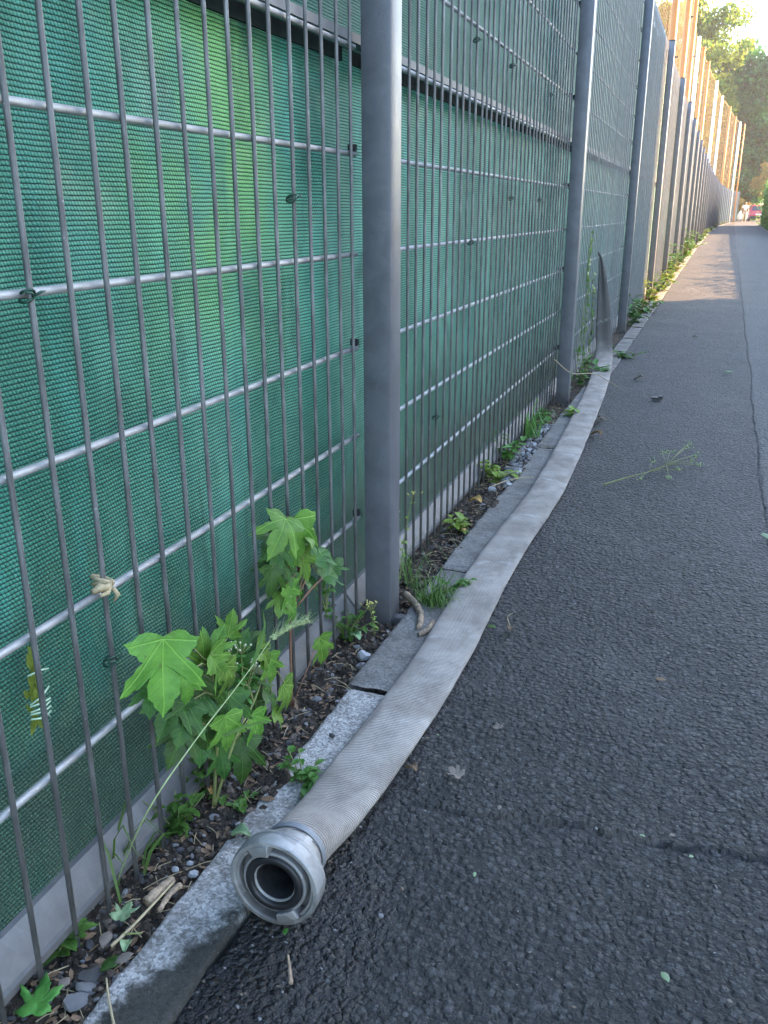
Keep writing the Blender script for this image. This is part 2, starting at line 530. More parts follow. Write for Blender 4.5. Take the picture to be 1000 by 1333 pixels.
def mat_leaf(name, base, hi, veins=True, trans=.3, rough=.5):
    n = NB(name)
    u, v, _ = n.xyz(n.uv())
    oi = n.n('ShaderNodeObjectInfo').outputs['Random']
    p = n.co()
    f = n.noise(n.vec(n.math('ADD', u, oi), v, oi), 3.5, 4)
    col = n.ramp(f, [(.3, base), (.7, hi)])
    hs = n.n('ShaderNodeHueSaturation'); n.set(hs.inputs['Color'], col)
    n.set(hs.inputs['Value'], n.math('ADD', n.math('MULTIPLY', oi, .45), .78))
    n.set(hs.inputs['Hue'], n.math('ADD', n.math('MULTIPLY', oi, .035), .483))
    col = hs.outputs[0]
    col = n.mix(n.math('MULTIPLY', n.ss(n.noise(n.vec(n.math('ADD', u, oi), v, n.math('MULTIPLY', oi, 7.0)), 9, 5, .7), .60, .74), .6), col, (.10, .085, .03))
    nm = None
    if veins:
        ax = n.math('ABSOLUTE', u)
        vb = n.math('SUBTRACT', v, .03)
        r = n.math('SQRT', n.math('ADD', n.math('MULTIPLY', ax, ax), n.math('MULTIPLY', vb, vb)))
        ang = n.math('ARCTAN2', ax, vb)
        d = n.math('MULTIPLY', ang, r)
        for a0 in (.70, 1.42):
            d = n.math('MINIMUM', d, n.math('MULTIPLY', n.math('ABSOLUTE', n.math('SUBTRACT', ang, a0)), r))
        side = n.math('ABSOLUTE', n.math('SUBTRACT', n.math('FRACT', n.math('SUBTRACT', n.math('MULTIPLY', v, 9), n.math('MULTIPLY', ax, 7))), .5))
        sv = n.math('MULTIPLY', n.ss(side, .09, .0), .35)
        vm = n.math('MAXIMUM', n.ss(d, .016, .004), sv)
        col = n.mix(n.math('MULTIPLY', vm, .5), col, tuple(min(1, c*1.9+.02) for c in hi))
        nm = n.bump(n.math('ADD', n.math('MULTIPLY', vm, -1.0), n.math('MULTIPLY', n.noise(n.vec(u, v, 0.0), 14, 3), .5)), .5, .004)
    return n.bsdf(col, rough, 0, nm, .4, trans=trans)

M_ASPH = mat_asphalt()
M_CONC = mat_concrete()
M_SOIL = mat_soil()
M_POST = mat_galv('post_zinc', (.155, .16, .178), .46, .3, .4, 14)
M_RAIL = mat_galv('rail_aluminium', (.30, .30, .31), .5, .3, .5, 14)
M_HROD = mat_galv('horizontal_rod_zinc', (.42, .42, .425), .5, .3, .5, 30)
M_BRAIL = mat_galv('bottom_rail_aluminium', (.20, .20, .205), .6, .15, .4, 10)
M_ROD = mat_rod()
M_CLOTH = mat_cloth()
M_HOSE = mat_hose()
M_ALU = mat_galv('cast_aluminium', (.30, .29, .28), .58, .5, 1.4, 80)
M_RUBBER = plain('black_rubber', (.012, .012, .013), .45, 0, .4, 60)
M_BORE = plain('dark_bore', (.05, .05, .052), .4, .6, .4, 40)
M_LEAF = mat_leaf('maple_leaf', (.075, .18, .022), (.155, .30, .042))
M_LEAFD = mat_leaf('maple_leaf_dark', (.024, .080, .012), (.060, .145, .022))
M_WEED = mat_leaf('weed_leaf', (.045, .13, .02), (.12, .27, .05), veins=False)
M_WEEDY = mat_leaf('sunlit_gap_leaf', (.13, .22, .03), (.28, .36, .06), veins=False)
M_GRASS = mat_leaf('grass_blade', (.06, .15, .025), (.16, .28, .07), veins=False)
M_PALE = mat_leaf('pale_green_leaf', (.22, .34, .17), (.36, .48, .26), veins=False)
M_BARLEY = plain('barley', (.27, .34, .15), .7, 0, .25, 60)
M_STEM = plain('plant_stem', (.17, .19, .06), .7, 0, .3, 60)
M_STEMR = plain('reddish_stem', (.20, .10, .06), .7, 0, .3, 60)
M_DRY = plain('dry_stalk', (.36, .29, .17), .8, 0, .3, 70, .3)
M_WOOD = plain('weathered_wood', (.27, .20, .135), .9, 0, .6, 90, .9)
M_DEAD = plain('dead_leaf', (.17, .105, .06), .8, 0, .45, 45, .4)
M_DEADG = plain('grey_dead_leaf', (.19, .155, .125), .85, 0, .35, 45, .4)
M_DEADY = plain('ochre_dead_leaf', (.45, .28, .09), .8, 0, .35, 45, .4)
M_STONE = plain('grey_stone', (.17, .165, .165), .85, 0, .35, 40, .6)
M_STONEB = plain('brown_crumb', (.12, .092, .07), .9, 0, .45, 60, .6)
M_STONED = plain('dark_stone', (.065, .063, .064), .75, 0, .5, 60, .7)
M_STONEW = plain('pale_stone', (.33, .33, .335), .8, 0, .25, 40, .4)
M_TWINE = plain('pale_green_twine', (.42, .58, .42), .7, 0, .2, 90)
M_WIRE = plain('green_wire', (.01, .05, .03), .4, 0, .3, 90)
M_FLOW = plain('yellow_flower', (.55, .52, .14), .6, 0, .2, 60)
M_FLOWW = plain('cream_flower', (.50, .50, .34), .6, 0, .2, 60)
M_DARK = plain('dark_metal', (.03, .032, .035), .5, .4, .3, 30)

# ------------------------------------------------------------------ the setting
def grid_mesh(name, xs, ys, zf, mat, shift=True, attr=None, smooth=False):
    X, Y = np.meshgrid(xs, ys)
    Z = zf(X, Y)
    A = None
    if isinstance(Z, tuple):
        Z, A = Z
    XS = X + (fx(Y) if shift else 0)
    nx, ny = len(xs), len(ys)
    co = np.stack([XS, Y, Z], -1).reshape(-1, 3).astype(np.float32)
    i = np.arange((nx-1)*(ny-1)); r, c = i // (nx-1), i % (nx-1)
    a = r*nx + c
    q = np.stack([a, a+1, a+nx+1, a+nx], -1).astype(np.int32)
    me = bpy.data.meshes.new(name)
    me.vertices.add(len(co)); me.vertices.foreach_set('co', co.ravel())
    me.loops.add(q.size); me.loops.foreach_set('vertex_index', q.ravel())
    me.polygons.add(len(q)); me.polygons.foreach_set('loop_start', np.arange(len(q), dtype=np.int32)*4)
    if smooth:
        me.polygons.foreach_set('use_smooth', np.ones(len(q), dtype=bool))
    me.materials.append(mat)
    if A is not None:
        at = me.attributes.new('crack', 'FLOAT', 'POINT')
        at.data.foreach_set('value', A.astype(np.float32).ravel())
    me.update(calc_edges=True)
    return me

# wide terrain to the horizon
n_ = NB('grass_ground'); p_ = n_.pos()
M_TERR = n_.bsdf(n_.ramp(n_.noise(p_, .6, 6), [(.3, (.045, .055, .022)), (.7, (.10, .10, .045))]), .95, 0, n_.bump(n_.noise(p_, 20, 4), .6, .03), .2)
o = link('ground', mesh('ground', [(-400, -300, -.12), (400, -300, -.12), (400, 600, -.12), (-400, 600, -.12)], [(0, 1, 2, 3)], M_TERR)); o['kind'] = 'structure'
n_ = NB('street_asphalt'); p_ = n_.pos()
M_STREET = n_.bsdf(n_.ramp(n_.noise(p_, 3, 6), [(.3, (.055, .055, .058)), (.7, (.085, .085, .088))]), .85, 0, n_.bump(n_.noise(p_, 60, 4), .5, .01), .4)
v, f = [], []
box(v, f, (10, 102.2, -.06), (90, 13, .1))
o = link('street', mesh('street', v, f, M_STREET)); o['kind'] = 'structure'

# the path: a graded grid so that the stones close by are real relief
xs = [.186]
while xs[-1] < 1.15: xs.append(xs[-1] + .0038)
while xs[-1] < 2.72: xs.append(xs[-1] + .012 + (xs[-1]-1.15)*.03)
ys = list(np.arange(-3.0, .55, .05)) + [.55]
while ys[-1] < 96: ys.append(ys[-1] + .0036*max(1, ys[-1]/1.05)**1.62)
def path_z(X, Y):
    amp = np.clip(1.25 - Y/6.0, .12, 1)
    z = (fbm(X*55, Y*55, 3)-.5)*.0030*amp
    z += (fbm(X*3.1, Y*3.1, 4)-.5)*.010 + (fbm(X*.7, Y*.4, 9)-.5)*.02
    # cross crack
    yc = np.interp(X, [.19, .32, .45, .607, .75, .9, 1.4, 2.7], [1.15, 1.177, 1.205, 1.229, 1.225, 1.258, 1.31, 1.40]) + (fbm(X*9, X*0+2, 12)-.5)*.045
    dc = np.abs(Y-yc + (fbm(X*70, Y*70, 14)-.5)*.020)
    wdt = .0022 + .010*np.clip(fbm(X*17, X*0+5, 31)-.28, 0, 1)*np.clip((X-.28)*6, 0, 1)
    ck = np.clip(1-dc/wdt, 0, 1)*np.clip((X-.30)*12, 0, 1)
    z -= ck*.0065
    z += np.where(Y > yc, 1, -1)*.0022*np.clip(1-dc/.12, 0, 1)*np.clip((X-.3)*8, 0, 1)
    # long seam
    xc = .965 + (Y-3.0)*.0105 + (fbm(Y*2.2, Y*0+3, 16)-.5)*.035
    ds = np.abs(X-xc + (fbm(X*40, Y*40, 18)-.5)*.015)
    sm = np.clip(1-ds/np.maximum(.007, .0009*Y), 0, 1)*np.clip((Y-2.3)*2, 0, 1)*np.clip(fbm(Y*5, Y*0+1, 41)*3-.6, 0, 1)
    z -= sm*.003
    z += np.where(X > xc, .004, 0)*np.clip((Y-2.3)*2, 0, 1)
    # frayed edge by the edging stones
    ed = .192 + (fbm(Y*12, Y*0+9, 22)-.4)*.022
    z -= np.clip((ed-X)/.012, 0, 1)*.028
    dirt = np.clip(1-dc/(wdt*3.0), 0, 1)*np.clip((X-.34)*8, 0, 1)*np.clip(fbm(X*25, Y*25, 51)*2.4-.75, 0, 1)
    return z-.003, np.maximum(dirt, sm*.3)
pm = grid_mesh('path', np.array(xs), np.array(ys), path_z, M_ASPH, smooth=True)
o = link('path', pm); o['kind'] = 'structure'

# soil strip between the fence and the edging
xs = np.arange(-.42, .20, .0075); ys = [ -1.2]
while ys[-1] < 96: ys.append(ys[-1] + .008*max(1, ys[-1]/1.6)**1.5)
def soil_z(X, Y):
    amp = np.clip(1.3-Y/8, .25, 1)
    z = -.022 + (fbm(X*9, Y*9, 61)-.5)*.035*amp + (fbm(X*45, Y*45, 66)-.5)*.018*amp
    d1, d2, cid = cells(X/.02, Y/.02, 71)
    z += np.clip(d2-d1, 0, .4)*.018*(cid > .55)*amp
    creep = np.clip((fbm(X*0+3, Y*7, 91)-.42)*4, 0, 1)*np.clip(1.35-np.abs(X-.10)/.022, 0, 1)*.020
    return z + creep*(X < .125) - np.clip((X-.118)/.012, 0, 1)*.020 + np.clip((.02-X)/.1, 0, 1)*.008
o = link('soil_strip', grid_mesh('soil_strip', xs, np.array(ys), soil_z, M_SOIL)); o['kind'] = 'structure'

# edging stones, one by one
kerb = link('path_edging', None); kerb['kind'] = 'structure'
def edging_stone(L, seed, near):
    nu, nv = (int(L/.012), 9) if near else (10, 3)
    W = .100
    u = np.linspace(0, L, nu)
    w = np.concatenate([[-W/2, -W/2+.003], np.linspace(-W/2+.010, W/2-.010, nv), [W/2-.003, W/2]])
    prof = [(-W/2, -.07)] + [(a, 0.0) for a in w] + [(W/2, -.07)]
    P = np.array(prof)
    vs = []
    for i, a in enumerate(u):
        for j, (b, z) in enumerate(P):
            top = 0 < j < len(P)-1
            e = (pfbm(a*14+seed*3.1, j*.9+seed, 81)-.5)
            zz = z + (pfbm(a*55+seed*7.0, b*55.0, 83)-.5)*.009*top
            if j in (1, len(P)-2): zz -= .003 + max(0, e)*.020
            bb = b + e*.011*(1 if j >= len(P)-2 or j <= 1 else 0)
            if i in (0, nu-1) and top: zz -= .006
            vs.append((bb, a, zz))
    m = len(P); fs = []
    for i in range(nu-1):
        for j in range(m-1):
            fs.append((i*m+j, i*m+j+1, (i+1)*m+j+1, (i+1)*m+j))
    fs.append(tuple(range(m))); fs.append(tuple((nu-1)*m+j for j in reversed(range(m))))
    return mesh('edging_stone', vs, fs, M_CONC, smooth=True)
joints = [-.82, -.10, .60, 1.515, 2.195, 2.92, 3.64, 4.37, 5.1]
for i in range(len(joints)-1):
    L = joints[i+1]-joints[i]-.012
    e = link('edging_stone', edging_stone(L, i, True), kerb, (.141+rnd.uniform(-.004, .004), joints[i], .002+rnd.uniform(-.004, .003)), (0, rnd.uniform(-.02, .02), rnd.uniform(-.012, .012)))
far_stone = edging_stone(.715, 33, False)
y = joints[-1]
while y < 92:
    link('edging_stone', far_stone, kerb, (.141+float(fx(y)), y, .002+rnd.uniform(-.004, .004)), (0, 0, -math.atan2(float(fx(y+.7)-fx(y)), .7)))
    y += .727

# ------------------------------------------------------------------ fence
fence = thing('mesh_fence', 'tall galvanised rod mesh fence with square posts running along the path', 'fence')
FH = 2.63
posts = [-1.1, 1.831, 4.62, 7.70, 10.78]
while posts[-1] < 91: posts.append(posts[-1] + 2.93)
post_me = bevel_box('post', (.066, .070, FH+.26), .0045, M_POST, 2)
cap_me = bevel_box('post_cap', (.070, .074, .012), .004, M_DARK)
bolt_v, bolt_f = [], []
box(bolt_v, bolt_f, (0, 0, 0), (.016, .012, .014)); box(bolt_v, bolt_f, (.0, -.007, 0), (.007, .006, .007))
clamp_me = mesh('clamp', bolt_v, bolt_f, M_DARK)
for i, y in enumerate(posts):
    pz = FH + .02
    p_ = link('post', post_me, fence, (.036+float(fx(y)), y+.035, pz-(FH+.26)/2))
    link('post_cap', cap_me, p_, (0, 0, (FH+.26)/2+.004))
    if i < 5:
        for k in range(0, 12, 2):
            for s in (-1, 1):
                link('clamp', clamp_me, p_, (-.036-.014, s*.041, .26+.2*k+.012-(pz-(FH+.26)/2)))
RV, RH = .0038, .0056
v, f = [], []
tube(v, f, [(0, 0, 0), (0, 0, .62), (0, 0, 1.3), (0, 0, FH-.004)], RV, 8)
vrod = mesh('vertical_rod', v, f, M_ROD, True)
def hrod_mesh(L):
    v, f = [], []
    tube(v, f, [(0, 0, 0), (0, L/2, 0), (0, L, 0)], RH, 8)
    return mesh('horizontal_rod', v, f, M_HROD, True)
vy1 = [.8142+.0692*k for k in range(-26, 15)]
vy2 = [1.945+.0692*k for k in range(0, 39)]
for y in vy1+vy2:
    if y < -.3: continue
    link('vertical_rod', vrod, fence, (rnd.uniform(-.0012, .0012), y+rnd.uniform(-.0015, .0015), -.008+rnd.uniform(-.006, .006)), (rnd.uniform(-.0012, .0012), rnd.uniform(-.001, .001), rnd.uniform(0, 6)))
HZ = [.26+.2*k for k in range(12)] + [2.585]
for i in range(0, 4):
    L = posts[i+1]-posts[i]-.07-.004
    me = hrod_mesh(L)
    for z in HZ:
        link('horizontal_rod', me, fence, (-.0103, posts[i]+.072, z), (0, rnd.uniform(0, 6), 0))
v, f = [], []
for i in range(2, len(posts)-1):
    a, b = posts[i]+.09, posts[i+1]-.03
    for k in range(int((b-a)/.0692)+1):
        y = a+k*.0692; x = float(fx(y)) + rnd.uniform(-.001, .001)
        tube(v, f, [(x, y, -.01), (x, y, FH)], RV, 4, False)
    if i >= 4:
        for z in HZ:
            tube(v, f, [(float(fx(a-.02))-.0103, a-.02, z), (float(fx(b+.03))-.0103, b+.03, z)], RH, 4, False)
link('distant_rods', mesh('distant_rods', v, f, M_RAIL, True), fence, kind='stuff')
# rails that carry the cloth
for i in range(0, len(posts)-1):
    a, b = posts[i]+.0, posts[i+1]-.006
    xa, xb = float(fx(a)), float(fx(b)); rz = -math.atan2(xb-xa, b-a); L = b-a
    if i < 2 or i == 2:
        me = bpy.data.meshes.new('bottom_rail')
        bm = bmesh.new()
        prof = [(-.022, .004), (-.014, .004), (-.014, .0155), (-.020, .018), (-.050, .058), (-.060, .058), (-.060, .004)]
        A = [bm.verts.new((x, 0, z)) for x, z in prof]; B = [bm.verts.new((x, L-.004, z)) for x, z in prof]
        for q in range(len(prof)):
            w = (q+1) % len(prof)
            bm.faces.new((A[q], A[w], B[w], B[q]))
        bm.faces.new(A[::-1]); bm.faces.new(B)
        bmesh.ops.recalc_face_normals(bm, faces=bm.faces[:])
        bm.to_mesh(me); bm.free(); me.materials.append(M_BRAIL)
        bottom = me
    link('bottom_rail', bottom, fence, (xa, a+.002, 0), (0, 0, rz), (1, L/(posts[min(i, 2)+1]-posts[min(i, 2)]), 1) if i > 2 else None)
    if i <= 2:
        v, f = [], []
        box(v, f, (-.034, L/2, 1.283), (.026, L-.004, .018))
        midr = mesh('middle_rail', v, f, M_BRAIL)
    link('middle_rail', midr, fence, (xa, a+.002, 0), (0, 0, rz), (1, L/(posts[min(i, 2)+1]-posts[min(i, 2)]), 1) if i > 2 else None)

hv, hf = [], []  # dark strip standing in for the middle rail's shadow on the cloth
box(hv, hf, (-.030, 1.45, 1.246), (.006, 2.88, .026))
M_RAIL_SHADOW = NB('rail_shadow'); hp_ = M_RAIL_SHADOW.pos()
M_RAIL_SHADOW = M_RAIL_SHADOW.bsdf(M_RAIL_SHADOW.ramp(M_RAIL_SHADOW.noise(hp_, 30, 5), [(.3, (.006, .010, .009)), (.7, (.016, .022, .02))]), .95, 0, None, .05)
rail_shadow_me = mesh('rail_shadow_strip', hv, hf, M_RAIL_SHADOW)
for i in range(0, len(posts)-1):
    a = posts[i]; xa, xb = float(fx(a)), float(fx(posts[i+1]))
    link('rail_shadow_strip', rail_shadow_me, fence, (xa, a+.02, 0), (0, 0, -math.atan2(xb-xa, posts[i+1]-a)))
# shade cloth in two heights
def cloth(z0, z1, x0, seed, bulge):
    ys = [-1.05]
    while ys[-1] < 92: ys.append(ys[-1] + .016*max(1, ys[-1]/2.5)**1.3)
    zs = np.linspace(z0, z1, int((z1-z0)/.016)+1)
    Y, Z = np.meshgrid(np.array(ys), zs)
    t = (Z-z0)/(z1-z0)
    env = np.clip(np.sin(np.clip(t, 0, 1)*math.pi)*1.3, .12, 1)
    X = x0 + fx(Y) + env*bulge*((fbm(Y*2.3, Z*1.6, seed)-.55)*1.6 + (fbm(Y*9, Z*2.2, seed+3)-.5)*.45) + (fbm(Y*14, Z*14, seed+7)-.5)*.006
    # taut pull-lines at the ties
    X += .004*np.sin(Y*2*math.pi/.46 + fbm(Y*2, Z*3, seed+5)*6)*env
    X = np.minimum(X, fx(Y)-.022)
    co = np.stack([X, Y, Z], -1).reshape(-1, 3)
    ny, nz = len(ys), len(zs)
    fs = [(r*ny+c, r*ny+c+1, (r+1)*ny+c+1, (r+1)*ny+c) for r in range(nz-1) for c in range(ny-1)]
    uv = np.stack([Y + fx(Y)*0, Z], -1).reshape(-1, 2)
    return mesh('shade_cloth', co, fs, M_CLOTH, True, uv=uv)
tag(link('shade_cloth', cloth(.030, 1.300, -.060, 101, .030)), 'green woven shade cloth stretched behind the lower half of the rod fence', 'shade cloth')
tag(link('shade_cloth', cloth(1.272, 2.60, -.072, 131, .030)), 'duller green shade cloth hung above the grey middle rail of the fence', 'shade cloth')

# ------------------------------------------------------------------ fire hose with its coupling
hose = thing('fire_hose', 'flat pale grey canvas fire hose lying along the path edge', 'fire hose', (.241, .867, 0))
HB = Vector((.241, .867, 0))
C0 = Vector((.241, .867, .0665))
ax = Vector((-.03, 1, -.05)).normalized()
#        x     y     z     width thick  (centre line)
hp = [(.2395, .905, .0645, .088, .088), (.238, .945, .062, .088, .086), (.2365, .985, .054, .094, .074), (.236, 1.04, .040, .104, .052), (.237, 1.12, .030, .112, .036),
      (.240, 1.25, .022, .117, .027), (.246, 1.45, .017, .119, .022), (.249, 1.65, .0155, .119, .019), (.243, 1.90, .015, .119, .018), (.236, 2.15, .0145, .119, .017),
      (.238, 2.45, .015, .118, .016), (.247, 2.75, .0145, .117, .016), (.250, 3.00, .0145, .116, .016), (.240, 3.4, .014, .115, .015), (.222, 3.9, .0145, .114, .015), (.204, 4.35, .014, .113, .015),
      (.186, 4.75, .0145, .112, .015), (.163, 5.15, .015, .112, .015), (.140, 5.48, .020, .112, .015), (.122, 5.70, .040, .110, .015), (.108, 5.82, .10, .106, .018), (.094, 5.87, .20, .102, .024), (.080, 5.90, .31, .092, .030), (.066, 5.925, .42, .076, .034),
      (.053, 5.945, .52, .058, .034), (.040, 5.955, .60, .040, .030), (.026, 5.965, .66, .024, .022), (.006, 5.975, .70, .010, .012)]
def hp_z(q): return q[2] > .09 and q[1] > 5
P = catmull(hp, 10)
NS = 28
v, uvs, f = [], [], []
s = 0
for i, q in enumerate(P):
    c = Vector(q[:3]); w, th = q[3], q[4]
    t = (Vector(P[min(i+1, len(P)-1)][:3]) - Vector(P[max(i-1, 0)][:3])).normalized()
    if i: s += (c - Vector(P[i-1][:3])).length
    wd = Vector((1, 0.0, 0)); wd = (wd - t*wd.dot(t)).normalized()
    nm = wd.cross(t)
    rnd_ = min(1, th/w)
    wig = (pfbm(s*6.0, 1.0, 201)-.5)
    edgeL = 1 + .05*(pfbm(s*11.0, 4.0, 203)-.5); edgeR = 1 + .05*(pfbm(s*11.0, 8.0, 205)-.5)
    for k in range(NS+1):
        a = 2*math.pi*k/NS
        ca, sa = math.cos(a), math.sin(a)
        e = .55 + .45*rnd_
        xx = math.copysign(abs(ca)**(e), ca) * w/2 * (edgeR if ca > 0 else edgeL)
        yy = math.copysign(abs(sa)**(.85), sa) * th/2
        flat = 1-rnd_
        lump = (pfbm(s*16.0, xx*30+3, 207)-.5)*.0075*flat + (pfbm(s*50.0, xx*50+3, 209)-.5)*.0025*flat
        if hp_z(q) and sa > 0:
            lump -= .55*th*math.exp(-((xx+.10*w)/(.17*w))**2)
        v.append(c + wd*xx + nm*(yy + (lump if sa > -.2 else 0)) - HB)
        uvs.append((s, k/NS*(2*w+.5*th)*.98))
m = NS+1
for i in range(len(P)-1):
    for k in range(NS):
        f.append((i*m+k, i*m+k+1, (i+1)*m+k+1, (i+1)*m+k))
f.append(tuple(len(v)-m+k for k in range(NS)))
jk = link('jacket', mesh('jacket', v, f, M_HOSE, True, uv=uvs), hose)
# coupling, axis along local +Y
def lathe(prof, n=64):
    v, f = [], []
    for a, r in prof:
        for k in range(n):
            t = 2*math.pi*k/n
            v.append((r*math.cos(t), a, r*math.sin(t)))
    for i in range(len(prof)-1):
        for k in range(n):
            k2 = (k+1) % n
            f.append((i*n+k, (i+1)*n+k, (i+1)*n+k2, i*n+k2))
    return v, f
q_ax = Vector((0, 1, 0)).rotation_difference(ax).to_euler()
v, f = lathe([(.026, .048), (.024, .0575), (.004, .0588), (.0012, .0590), (0, .0600), (.0, .0648), (.0012, .0662), (.004, .0670), (.020, .0668), (.0215, .0655), (.0235, .0655), (.025, .0665), (.031, .0655), (.037, .060), (.040, .0535), (.046, .0525), (.047, .0500), (.058, .0485), (.062, .0465), (.062, .040)])
cp = link('coupling', mesh('coupling', v, f, M_ALU, True), hose, C0-HB, q_ax)
cp['label'] = 'cast aluminium twist-lock coupling at the near end of the hose'
try: cp.data.set_sharp_from_angle(angle=R(38))
except Exception: pass
v, f = lathe([(.025, .0480), (.006, .0476), (.0035, .0470), (.003, .0460), (.003, .0432), (.005, .0428), (.02, .0425)])
rg = link('inner_ring', mesh('inner_ring', v, f, M_ALU, True), cp)
v, f = lathe([(.012, .0430), (.001, .0426), (-.0008, .0410), (-.0008, .0335), (.0010, .0318), (.006, .0315), (.008, .0305)])
link('rubber_seal', mesh('rubber_seal', v, f, M_RUBBER, True), cp)
v, f = lathe([(.008, .0316), (.0045, .0312), (.004, .0300), (.008, .0290)])
link('bore_rim', mesh('bore_rim', v, f, M_ALU, True), cp)
v, f = lathe([(.008, .0290), (.02, .0282), (.05, .0275), (.066, .027)])
f.append(tuple(len(v)-64+k for k in range(64)))
link('bore', mesh('bore', v, f, M_BORE, True), cp)
def sector(a0, a1, r0, r1, y0, y1, n=10, slope=0):
    v, f = [], []
    for i in range(n+1):
        t = a0+(a1-a0)*i/n
        yy = y0 + slope*i/n
        for r, y in ((r0, yy), (r1, yy+.001), (r1, y1), (r0, y1)):
            v.append((r*math.cos(t), y, r*math.sin(t)))
    for i in range(n):
        for k in range(4):
            k2 = (k+1) % 4
            f.append((i*4+k, i*4+k2, (i+1)*4+k2, (i+1)*4+k))
    f.append((3, 2, 1, 0)); f.append(tuple(n*4+k for k in range(4)))
    return v, f
for c_ in (R(118), R(298)):
    v, f = sector(c_-R(22), c_+R(12), .0445, .0605, -.0055, .02, slope=.004)
    me = mesh('locking_lug', v, f, M_ALU)
    lg = link('locking_lug', me, cp)
    b_ = lg.modifiers.new('bevel', 'BEVEL'); b_.width = .0022; b_.segments = 2; b_.limit_method = 'ANGLE'
    # inner shoulder on which the mating lug slides
    v, f = sector(c_+R(16), c_+R(96), .0545, .0600, .0015, .018, 18, slope=.006)
    link('sliding_shoulder', mesh('sliding_shoulder', v, f, M_ALU), cp)
for k in range(3):
    t = R(55+k*120)
    v, f = sector(t-R(5), t+R(5), .050, .0585, .034, .052, 4)
    link('spanner_rib', mesh('spanner_rib', v, f, M_ALU), cp)
# binding wire round the tail
v, f = [], []
for a in (.0, .0036, .0072):
    n = 36
    pts = [Vector((.0462*math.cos(2*math.pi*k/n), a, .0458*math.sin(2*math.pi*k/n))) for k in range(n+1)]
    tube(v, f, pts, .0019, 6, False)
link('binding_wire', mesh('binding_wire', v, f, M_RAIL, True), hose, Vector((.2385, .938, .0625))-HB, q_ax)

# ------------------------------------------------------------------ leaves
HALF = [(0, .0), (.10, -.05), (.20, -.075), (.31, -.05), (.38, .02), (.50, .05), (.45, .11), (.44, .17), (.37, .21), (.33, .27), (.28, .30), (.37, .36), (.42, .43), (.51, .50), (.50, .58), (.58, .72), (.47, .69), (.42, .66), (.33, .62), (.27, .56), (.18, .49),
        (.225, .60), (.205, .68), (.215, .76), (.14, .82), (.12, .89), (.05, .95), (0, 1.04)]
def palmate(droop=.25, fold=.25, wave=.05, seed=0):
    out = HALF + [(-x, y) for x, y in reversed(HALF[1:-1])]
    c = (0, .33)
    r_ = random.Random(seed)
    ph = r_.uniform(0, 6)
    v2 = [c]
    n = len(out)
    for s_ in (.35, .7, 1.0):
        for x, y in out:
            v2.append((c[0]+(x-c[0])*s_*(1+r_.uniform(-.03, .03)), c[1]+(y-c[1])*s_))
    f = [(0, 1+k, 1+(k+1) % n) for k in range(n)]
    for ring in range(2):
        a = 1+ring*n
        for k in range(n):
            k2 = (k+1) % n
            f.append((a+k, a+n+k, a+n+k2, a+k2))
    V = []
    for x, y in v2:
        z = fold*abs(x)*.8 - droop*(max(0, y-.1)**2) - droop*1.1*x*x + wave*math.sin(7*x+ph)*math.cos(6*y+ph*2)
        V.append((x, y, z))
    return V, f, v2
def leaf_mesh(name, mat, **k):
    V, f, uv = palmate(**k)
    return mesh(name, V, f, mat, True, uv=uv)
PALM = [leaf_mesh('leaf', M_LEAF, droop=.15+.3*a, fold=.1+.3*b, wave=.045, seed=i) for i, (a, b) in enumerate([(.2, .3), (.8, .5), (.5, 1), (1, .1), (.3, .8)])]
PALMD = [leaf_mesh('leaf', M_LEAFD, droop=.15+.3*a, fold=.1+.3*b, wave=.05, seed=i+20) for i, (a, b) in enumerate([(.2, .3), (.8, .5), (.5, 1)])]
def ovate(v, f, uv, o, d, n_, L, W, curl=.2):
    """one small leaf appended to v/f: o base, d direction, n_ normal"""
    d = Vector(d).normalized(); n_ = Vector(n_); n_ = (n_-d*n_.dot(d))
    n_ = n_.normalized() if n_.length > 1e-5 else d.orthogonal().normalized()
    s_ = d.cross(n_)
    b = len(v)
    pr = [(0, 0), (.25, .36), (.5, .5), (.78, .33), (1.0, 0)]
    for t, w in pr:
        dz = -curl*L*t*t
        c = Vector(o)+d*L*t+n_*dz
        if w == 0:
            v.append(c); uv.append((.5, t))
        else:
            v.append(c-s_*w*W+n_*W*.16); uv.append((0, t))
            v.append(c); uv.append((.5, t))
            v.append(c+s_*w*W+n_*W*.16); uv.append((1, t))
    f += [(b, b+2, b+1), (b, b+3, b+2)]
    for i in range(2):
        q = b+1+i*3
        f += [(q, q+1, q+4, q+3), (q+1, q+2, q+5, q+4)]
    q = b+7
    f += [(q, q+1, b+10), (q+1, q+2, b+10)]
def blade(v, f, uv, o, pts, w):
    b = len(v)
    pts = [Vector(p) for p in pts]
    for i, p in enumerate(pts):
        t = (pts[min(i+1, len(pts)-1)]-pts[max(i-1, 0)]).normalized()
        s_ = t.cross(Vector((0, 0, 1)))
        s_ = s_.normalized() if s_.length > .05 else Vector((1, 0, 0))
        k = w*(1-(i/(len(pts)-1))**2*.95)/2
        v.append(p-s_*k); v.append(p+s_*k)
        uv.append((0, i/len(pts))); uv.append((1, i/len(pts)))
    for i in range(len(pts)-1):
        f.append((b+2*i, b+2*i+1, b+2*i+3, b+2*i+2))

def place_leaf(parent, base, me, pos, size, tip, normal):
    """palmate leaf child: base of the blade at pos (world), tip direction, face normal"""
    y = Vector(tip).normalized(); z = Vector(normal); z = (z-y*z.dot(y)).normalized(); x = y.cross(z)
    m_ = Matrix((x, y, z)).transposed().to_4x4()
    o = link('leaf', me, parent)
    o.matrix_local = Matrix.Translation(Vector(pos)-Vector(base)) @ m_ @ Matrix.Diagonal((size, size, size, 1))
    return o

